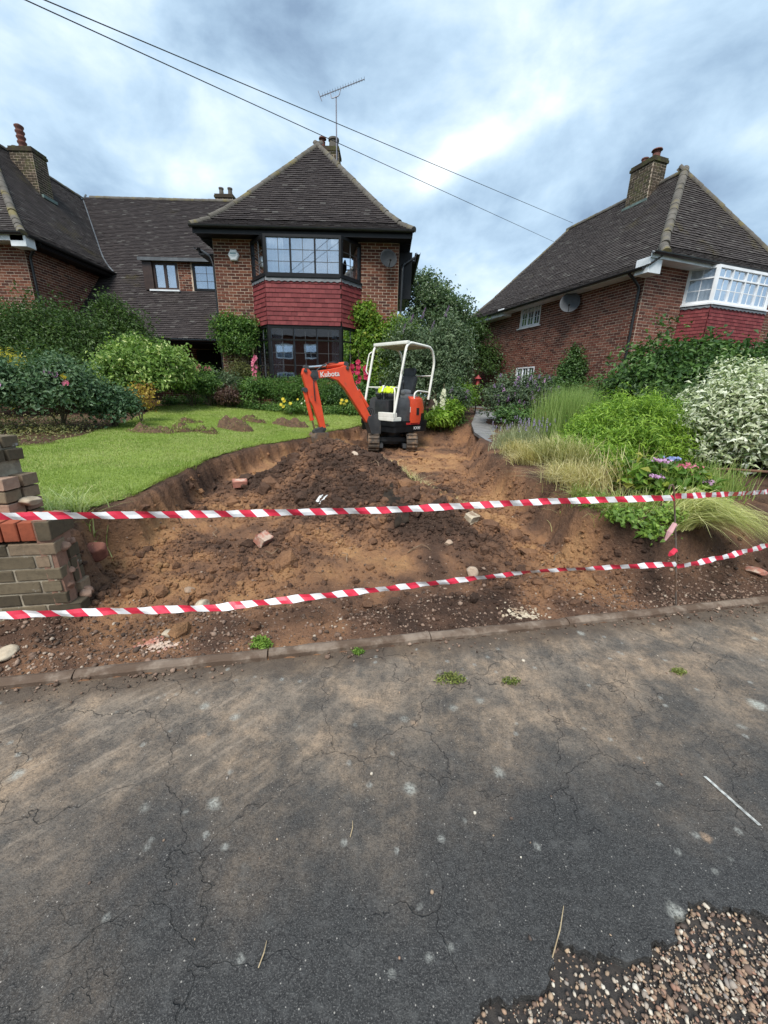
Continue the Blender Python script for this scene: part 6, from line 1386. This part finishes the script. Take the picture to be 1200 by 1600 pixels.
t = shrub('purple_shrub', 'dark shrub covered in mauve flowers right of the path', 'shrub', (3.05,9.6,.8), [(2.75,9.6,1.2,.45,.4,.62),(3.35,9.6,1.25,.55,.4,.68),(3.75,9.6,1.25,.32,.35,.55)], 420, 28, .09, .07, .42, L_PURP, 150, 7, inner=.45)
for i in range(60):
    a = random.uniform(-.62,.95); spike(t, (3.05+a,9.22+random.uniform(-.08,.12),1.35+random.uniform(-.35,.55)*(1-.4*abs(a))), .09, .04, F_PURP if i%4 else F_LIL, 22, i, Ls=.026)
for i, (x, z, mt) in enumerate(((3.0,1.05,F_RED),(2.62,.92,F_RED),(3.62,.98,F_ORG))): flower(t, (x,9.0,z), .085, mt, (0,-1,.3), 7, i, dbl=3)
shrub('border_plant', 'leafy clump with red flowers at the path edge', 'perennial', (2.85,8.9,.7), [(2.85,8.9,.9,.45,.25,.28)], 90, 22, .07, .07, .4, L_HEDGE, 151, 4)
# ivy and hedges in front of the right house
pI = FRM @ Vector((-.1,1.9,0))
shrub('ivy', 'dark ivy climbing the brick side wall below the dish', 'ivy', (pI.x-.1,pI.y-.2,.6), [(pI.x-.15,pI.y-.25,2.0,.40,.25,.85),(pI.x-.5,pI.y-.1,1.5,.5,.25,.5)], 300, 30, .10, .065, .7, L_HEDGE, 160, 5, inner=.4)
shrub('hedge', 'low dark hedge along the side of the right house', 'hedge', (4.6,9.3,.5), [(4.1,9.6,1.15,.7,.5,.62),(4.9,9.2,1.2,.7,.5,.62),(5.6,8.9,1.2,.7,.5,.6)], 420, 32, .10, .06, .6, L_HEDGE, 161, 6)
shrub('hedge', 'tall dark green leafy hedge in front of the red tile-hung bay', 'hedge', (6.8,8.6,.4), [(5.5,8.5,1.45,.85,.75,1.05),(6.5,8.4,1.5,.95,.8,1.1),(7.6,8.4,1.5,1.0,.8,1.1),(8.8,8.4,1.55,1.1,.8,1.1),(6.0,8.0,1.1,1.2,.7,.8),(7.5,7.8,1.1,1.4,.7,.8)], 1250, 36, .13, .095, .62, L_HEDGE, 162, 10, inner=.5)
shrub('dark_undergrowth_shrub', 'shadowy dark shrub between the bright bush and the white shrub', 'shrub', (4.4,6.4,.5), [(4.3,6.5,.95,.6,.45,.55),(4.9,6.6,1.0,.7,.45,.55)], 220, 28, .10, .07, .5, L_DARK, 163, 4)
shrub('white_variegated_shrub', 'large rounded shrub with white-edged leaves at the right edge', 'shrub', (4.95,5.0,.45), [(4.95,5.0,1.12,1.12,.95,.80),(5.9,5.1,1.15,1.0,.9,.80),(4.5,4.75,.85,.62,.6,.5)], 2300, 24, .07, .075, .34, L_WHITE, 164, 6, inner=.66, up=.7, shoots=.02)
shrub('bright_green_bush', 'bright lime green narrow-leaved bush at the top of the bank', 'bush', (3.2,5.3,.5), [(3.3,5.35,.84,.74,.62,.58),(2.75,5.1,.60,.50,.5,.40),(3.8,5.3,.70,.50,.5,.44)], 950, 44, .075, .085, .13, L_BRIGHT, 165, 6, inner=.6, up=.6, shoots=.03)
# upright feathery shrub, lavender, dry grasses
def tuft(name, label, cat, centres, n, L, wd, lean, mat, seed, spread=.1, droop=.15, seg=3, group=None, bias=(0,0), rz=0.0):
    g = np.random.default_rng(seed); c_ = np.array(centres, float); k = g.integers(0,len(c_),n); x = c_[k,0]+g.normal(0,spread,n); y = c_[k,1]+g.normal(0,spread*.8,n); z = terrain(x,y)[0] if c_.shape[1] < 3 else c_[k,2]
    ln = g.normal(0,lean,(n,2))+np.array(bias)*g.uniform(.6,1.2,(n,1)); Ls = L*g.uniform(.55,1.15,n)
    b = Vector((float(c_[:,0].mean()),float(c_[:,1].mean()),float(z.mean())))
    t = thing(name, label, cat, tuple(b), None, group); me = blades(np.stack([x,y,z-.01],1)-np.array(b), Ls, np.full(n,wd), ln, np.full(n,droop), g.random(n), mat, 'blades', seg, seed); o = link('blades', me, t); return t
G_FEATH = lm('feathery_green', (.085,.13,.035), (.14,.20,.055), (.21,.27,.09), .35); G_LAV = lm('lavender_foliage', (.12,.14,.075), (.18,.20,.11), (.26,.27,.16), .3); G_DRY = lm('straw_grass', (.20,.17,.075), (.34,.29,.14), (.48,.42,.24), .3); G_GRN = lm('long_grass', (.08,.13,.025), (.15,.21,.05), (.27,.30,.11), .35); G_WEED = lm('weed_leaf', (.06,.11,.02), (.11,.18,.03), (.18,.26,.05), .35)
tuft('feathery_shrub', 'tall feathery pale green shrub behind the bright bush', 'shrub', [(2.6,6.3),(2.8,6.3),(3.0,6.4),(3.25,6.5),(2.7,6.0),(2.9,6.05)], 3600, .90, .0055, .14, G_FEATH, 170, .13, .0)
lv = tuft('lavender', 'lavender with pale mauve spikes spilling over the path edge', 'lavender', [(2.05,6.3),(2.3,6.4),(2.55,6.5),(2.2,6.0),(2.45,6.1)], 2200, .42, .005, .34, G_LAV, 171, .14, .08)
for i in range(70):
    x, y = 2.25+random.gauss(0,.26), 6.2+random.gauss(0,.2); spike(lv, (x,y-.1,tz(x,y)+.30+random.uniform(0,.16)), .06, .014, F_LAV, 14, i, Ls=.018)
dg = 'dry grass tufts on the bank'
for i, (cs, n, L, lb, ln, bi) in enumerate((([(1.95,5.7),(2.0,5.3)],900,.34,'straw-coloured grass tuft at the top of the bank by the lavender',.4,(-.3,-.3)),([(2.15,5.0),(2.3,4.7)],1100,.50,'tall dry grass tuft left of the bright green bush',.3,(-.15,-.1)),([(2.0,4.2),(2.2,4.0)],700,.30,'flattened dry grass hanging over the bank edge',.5,(-.5,-.4)),([(1.9,5.0)],500,.28,'dry grass overhanging the middle of the bank',.45,(-.6,-.3)))):
    tuft('dry_grass', lb, 'grass', cs, n, L, .0045, ln, G_DRY if i != 1 else lm('half_dry_grass',(.15,.16,.06),(.26,.25,.11),(.40,.37,.2),.3), 180+i, .11, .25, 4, dg, bi)
tuft('dry_grass', 'mixed green and straw grass hanging over the near bank below the hydrangea', 'grass', [(1.86,3.0),(1.95,3.2),(2.05,3.0),(1.8,3.4),(2.2,3.1)], 900, .26, .0035, .45, lm('bank_grass',(.10,.14,.03),(.20,.24,.07),(.36,.35,.17),.35), 186, .07, .35, 4, dg, (-.45,-.35))
tuft('dry_grass', 'tangle of long straw grass left of the hydrangea', 'grass', [(1.95,3.7),(2.1,3.85),(1.9,4.0)], 800, .36, .0038, .5, G_DRY, 187, .09, .35, 4, dg, (-.4,-.25))
for i, (cs, n, L, lb) in enumerate((([(.35,4.35)],220,.20,'dead grass tuft on the right side of the soil heap'),([(.15,4.9)],160,.16,'dry tuft behind the top of the soil heap'),([(.75,4.0)],120,.14,'small straw tuft at the right foot of the heap'))): tuft('dry_grass', lb, 'grass', cs, n, L, .003, .6, G_DRY, 240+i, .08, .3, 4, 'dry tufts on the soil heap')
for i, (x, y, a, L, lb) in enumerate(((-.9,2.9,.6,.16,'bent thin root lying left of the heap'),(-.3,2.75,2.2,.14,'pale root in the soil below the heap'),(.3,2.9,.3,.20,'long thin root in front of the heap'),(1.25,2.75,1.2,.22,'root hanging from the right bank'),(1.45,2.95,.7,.18,'short root poking from the right bank'),(-1.5,3.2,1.9,.15,'root stub below the lawn cut'),(-.1,4.2,2.6,.16,'root across the upper face of the heap'))):
    m = MB(); g = random.Random(i); d = Vector((math.cos(a),math.sin(a),0)); s_ = Vector((-d.y,d.x,0)); pts = []
    for q in range(6): p = Vector((x,y,0))+d*(L*(q/5-.5))+s_*(.02*math.sin(q*1.9+i)); pts.append((p.x,p.y,tz(p.x,p.y)+.012+.02*math.sin(q*.63)))
    m.tube(pts, [.005,.0055,.005,.004,.003,.0015], 5); o = m.build('root', plain('pale_root_%d'%i,(.24,.16,.10),(.15,.10,.06),20,.9), None, True); tag(o, lb, 'root', 'roots in the dug soil')
tuft('long_grass', 'long pale stalks leaning in front of the hydrangea', 'grass', [(2.2,3.75),(2.35,3.7)], 160, .48, .005, .35, G_DRY, 190, .12, .1, 4, None, (-.2,-.1))
tuft('grass_clump', 'large pale green grass clump flopping to the right beside the steel pin', 'grass', [(2.26,2.86,.44),(2.36,2.9,.44),(2.32,2.96,.46),(2.46,3.0,.44)], 1500, .62, .0040, .26, lm('flopped_grass',(.17,.20,.06),(.30,.31,.12),(.46,.44,.22),.35), 191, .05, .75, 6, None, (.85,-.22))
tuft('grass_clump', 'upright thin green grass behind the flopped clump', 'grass', [(2.6,3.4),(2.9,3.5),(3.2,3.6)], 700, .42, .004, .3, G_GRN, 192, .12, .15, 4)
tuft('long_grass', 'pale weedy grass growing over the lawn corner by the wall', 'grass', [(-2.55,2.62),(-2.35,2.58),(-2.2,2.62)], 260, .26, .004, .6, lm('pale_lawn_weed',(.15,.2,.06),(.26,.31,.12),(.4,.43,.22),.35), 193, .07, .2, 4, None, (.25,-.1))
# hydrangea
hy = shrub('hydrangea', 'lacecap hydrangea with pink and blue heads above the tape', 'hydrangea', (2.6,3.6,.46), [(2.58,3.6,.64,.32,.25,.20),(2.75,3.5,.58,.25,.2,.18)], 110, 14, .06, .085, .62, L_VINE, 200, 6, inner=.4, up=.9)
for i, (x, y, z, mt, r) in enumerate(((2.45,3.4,.83,F_LIL,.06),(2.56,3.42,.85,F_BLUE,.05),(2.68,3.4,.79,F_PINK,.075),(2.78,3.42,.72,F_PINK,.05),(2.86,3.35,.66,F_LIL,.05),(2.40,3.35,.70,F_LIL,.05),(2.60,3.3,.62,F_WHITE,.03))):
    g = np.random.default_rng(i); n = 40; z += .04; P = np.stack([x+g.normal(0,r*.62,n),y+g.normal(0,r*.5,n),z+g.normal(0,r*.14,n)],1); V, F = leaf_arrays(P,unit(g.normal(0,.4,(n,3))+np.array([0,-.4,.9])),np.full(n,.028),.9,g); part('flower_head', V, F, mt, hy, np.repeat(g.random(n),4))
# weeds on the bank and in the tarmac
for i, (x, y, z, r, lb, mt, L) in enumerate(((1.84,2.78,.40,.12,'broad-leaved weed hanging at the top of the bank left of the pin',L_MID,.07),(1.98,2.72,.38,.12,'pale weed trailing over the bank edge beside the pin',G_WEED,.06),(1.78,3.15,.46,.09,'small weed clump at the bank edge below the hydrangea',L_MID,.05),(2.16,2.84,.42,.08,'leafy weed at the foot of the flopped grass',L_MID,.06))):
    z = tz(x,y)
    t = shrub('weed', lb, 'weed', (x,y,z-.01), [(x,y,z+.03,r*1.2,r*.8,r*.5)], 34, 9, .035, L*.75, .45, G_WEED, 210+i, 4, 'weeds on the bank', sr=.003, inner=.2)
for i, (x, y, r, lb) in enumerate(((-.66,1.80,.05,'bright yellow-green weed growing through the edging'),(.36,1.61,.075,'mossy weed in a crack near the middle of the tarmac'),(.66,1.60,.04,'thin strip of moss right of the larger tarmac weed'),(1.59,1.71,.03,'tiny moss tuft at the right side of the tarmac'),(-.12,1.80,.025,'tiny weed sprig just in front of the edging'))):
    z0 = .03 if i == 0 else .0; t = thing('weed', lb, 'weed', (x,y,z0), None, 'weeds in the pavement'); foliage('leaves', t, [(x,y,z0+.006,r,r*.45,.018 if i else .05)], 60 if r > .04 else 26, 10, .009, .012 if i else .018, .5, G_WEED if i in (0,4) else lm('moss_%d'%i,(.05,.065,.018),(.09,.11,.025),(.16,.17,.05),.2), 220+i, inner=.1, up=.8, gmin=z0-.002)
# turf lumps thrown on the lawn
TURF = plain('turf_root_soil', (.13,.075,.042), (.08,.048,.03), 22, .95, .8)
tg = 'turf lumps on the lawn'
for i, (x, y, w, h, lb) in enumerate(((-4.0,6.6,.42,.10,'flat mossy turf lump nearest the rose bed'),(-3.62,6.85,.26,.14,'turf lump with bare brown end in the lawn middle'),(-3.9,7.8,.26,.12,'small brown turf lump farthest back left'),(-3.25,7.0,.24,.13,'dark turf lump between the two larger ones'),(-2.95,7.65,.36,.20,'bare brown soil lump on the lawn right of centre'),(-3.0,8.9,.30,.12,'small turf lump behind the bare brown lump'),(-2.25,9.2,.46,.17,'long brown turf heap in front of the clipped hedge'),(-1.6,9.6,.22,.08,'low turf scrap beside the excavator bucket'))):
    z0 = tz(x,y); n_ = 20; V = []; F = []; g = random.Random(i+5); t = thing('turf_lump', lb, 'turf', (x,y,z0), None, tg)
    for a in range(n_+1):
        for b in range(n_+1):
            u_, v_ = a/n_*2-1, b/n_*2-1; d = math.sqrt(u_*u_+v_*v_); hh = max(0,1-d**2.2)
            xx, yy = x+u_*w, y+v_*w*.62; V.append((xx,yy,float(terrain(np.array([xx]),np.array([yy]),False)[0][0])-.02+.95*h*hh**.6*(1+1.3*float(fbm(np.array([xx]),np.array([yy]),7,i)[0]))+.05*float(fbm(np.array([xx]),np.array([yy]),22,i)[0])))
    for a in range(n_):
        for b in range(n_): q = a*(n_+1)+b; F.append((q,q+1,q+n_+2,q+n_+1))
    part('soil', V, F, TURF, t, smooth=True)
    if True:
        g2 = np.random.default_rng(i); k = g2.integers(0,len(V),900); P = np.array(V)[k]+g2.normal(0,.02,(900,3))*np.array([1,1,.1]); sel = (P[:,2] > z0+.0)&(g2.random(900) < (.8 if i not in (4,6) else .25)); P = P[sel]-np.array((x,y,z0)); n = len(P)
        me = blades(P, g2.uniform(.03,.07,n), np.full(n,.006), g2.normal(0,.7,(n,2)), np.full(n,.3), g2.random(n), GRASSM if i%2 else lm('turf_moss_%d'%i,(.06,.085,.018),(.11,.13,.03),(.19,.19,.06),.25), 'turf_grass', 2, i); link('turf_grass', me, t)
# twigs and straw on the tarmac and soil
ST = plain('dry_straw', (.42,.33,.2), (.3,.22,.13), 20, .9)
for i, (x, y, a, L, lb) in enumerate(((.50,.66,.95,.13,'thin dry twig lying at the edge of the broken tarmac'),(-.08,.90,1.5,.05,'short pale straw on the dark tarmac'),(-.28,.60,1.45,.05,'pale straw fragment near the bottom of the pavement'))):
    m = MB(); p = Vector((x,y,.006)); d = Vector((math.cos(a),math.sin(a),0)); m.tube([p-d*L*.5,p+Vector((.004,0,.006)),p+d*L*.5], [.0016,.0018,.001], 5); o = m.build('twig', ST); tag(o, lb, 'twig')
m = MB(); a = Vector((1.26,1.12,.004)); b = Vector((1.31,.945,.004)); 
mk = MB(); mk.add([a+Vector((-.006,0,0)),a+Vector((.006,0,0)),b+Vector((.007,0,0)),b+Vector((-.006,0,0))], [(0,3,2,1)]); o = mk.build('chalk_line', plain('scuffed_white_mark',(.45,.45,.42),(.2,.2,.19),60,.9)); tag(o, 'short scuffed white line marked on the tarmac at right', 'marking')
# ------------------------------------------------------------------ house over the road, seen only as a reflection in the windows
HO = thing('facing_house', 'brick house across the road mirrored in the ground floor window', 'house', (-3,-17,0))
m = MB(); wall_sheet(m, (2,-17,0), -X1, Y1, 20, 0, 6.5, [(8.9,10.2,4.4,5.7),(11.3,13.0,4.4,5.7),(8.9,10.2,1.8,3.1),(11.3,13.0,1.8,3.1)], .12); m.build('wall', BRICK, HO)
for (x, z, w, h) in ((2-8.9,4.4,1.3,1.3),(2-11.3,4.4,1.7,1.3),(2-8.9,1.8,1.3,1.3),(2-11.3,1.8,1.7,1.3)): window(HO, (x,-17.05,z), -X1, Y1, w, h, 2, None, WHITEW, GLASS_L, None, .12)
m = MB(); m.add([(3,-16.5,6.4),(-19,-16.5,6.4),(-17,-20,9.6),(1,-20,9.6)], [(0,1,2,3)]); m.add([(-18,-19,0),(2,-19,0),(2,-19,5.2),(-18,-19,5.2)], [(0,1,2,3)]); m.build('roof', TILE, HO)
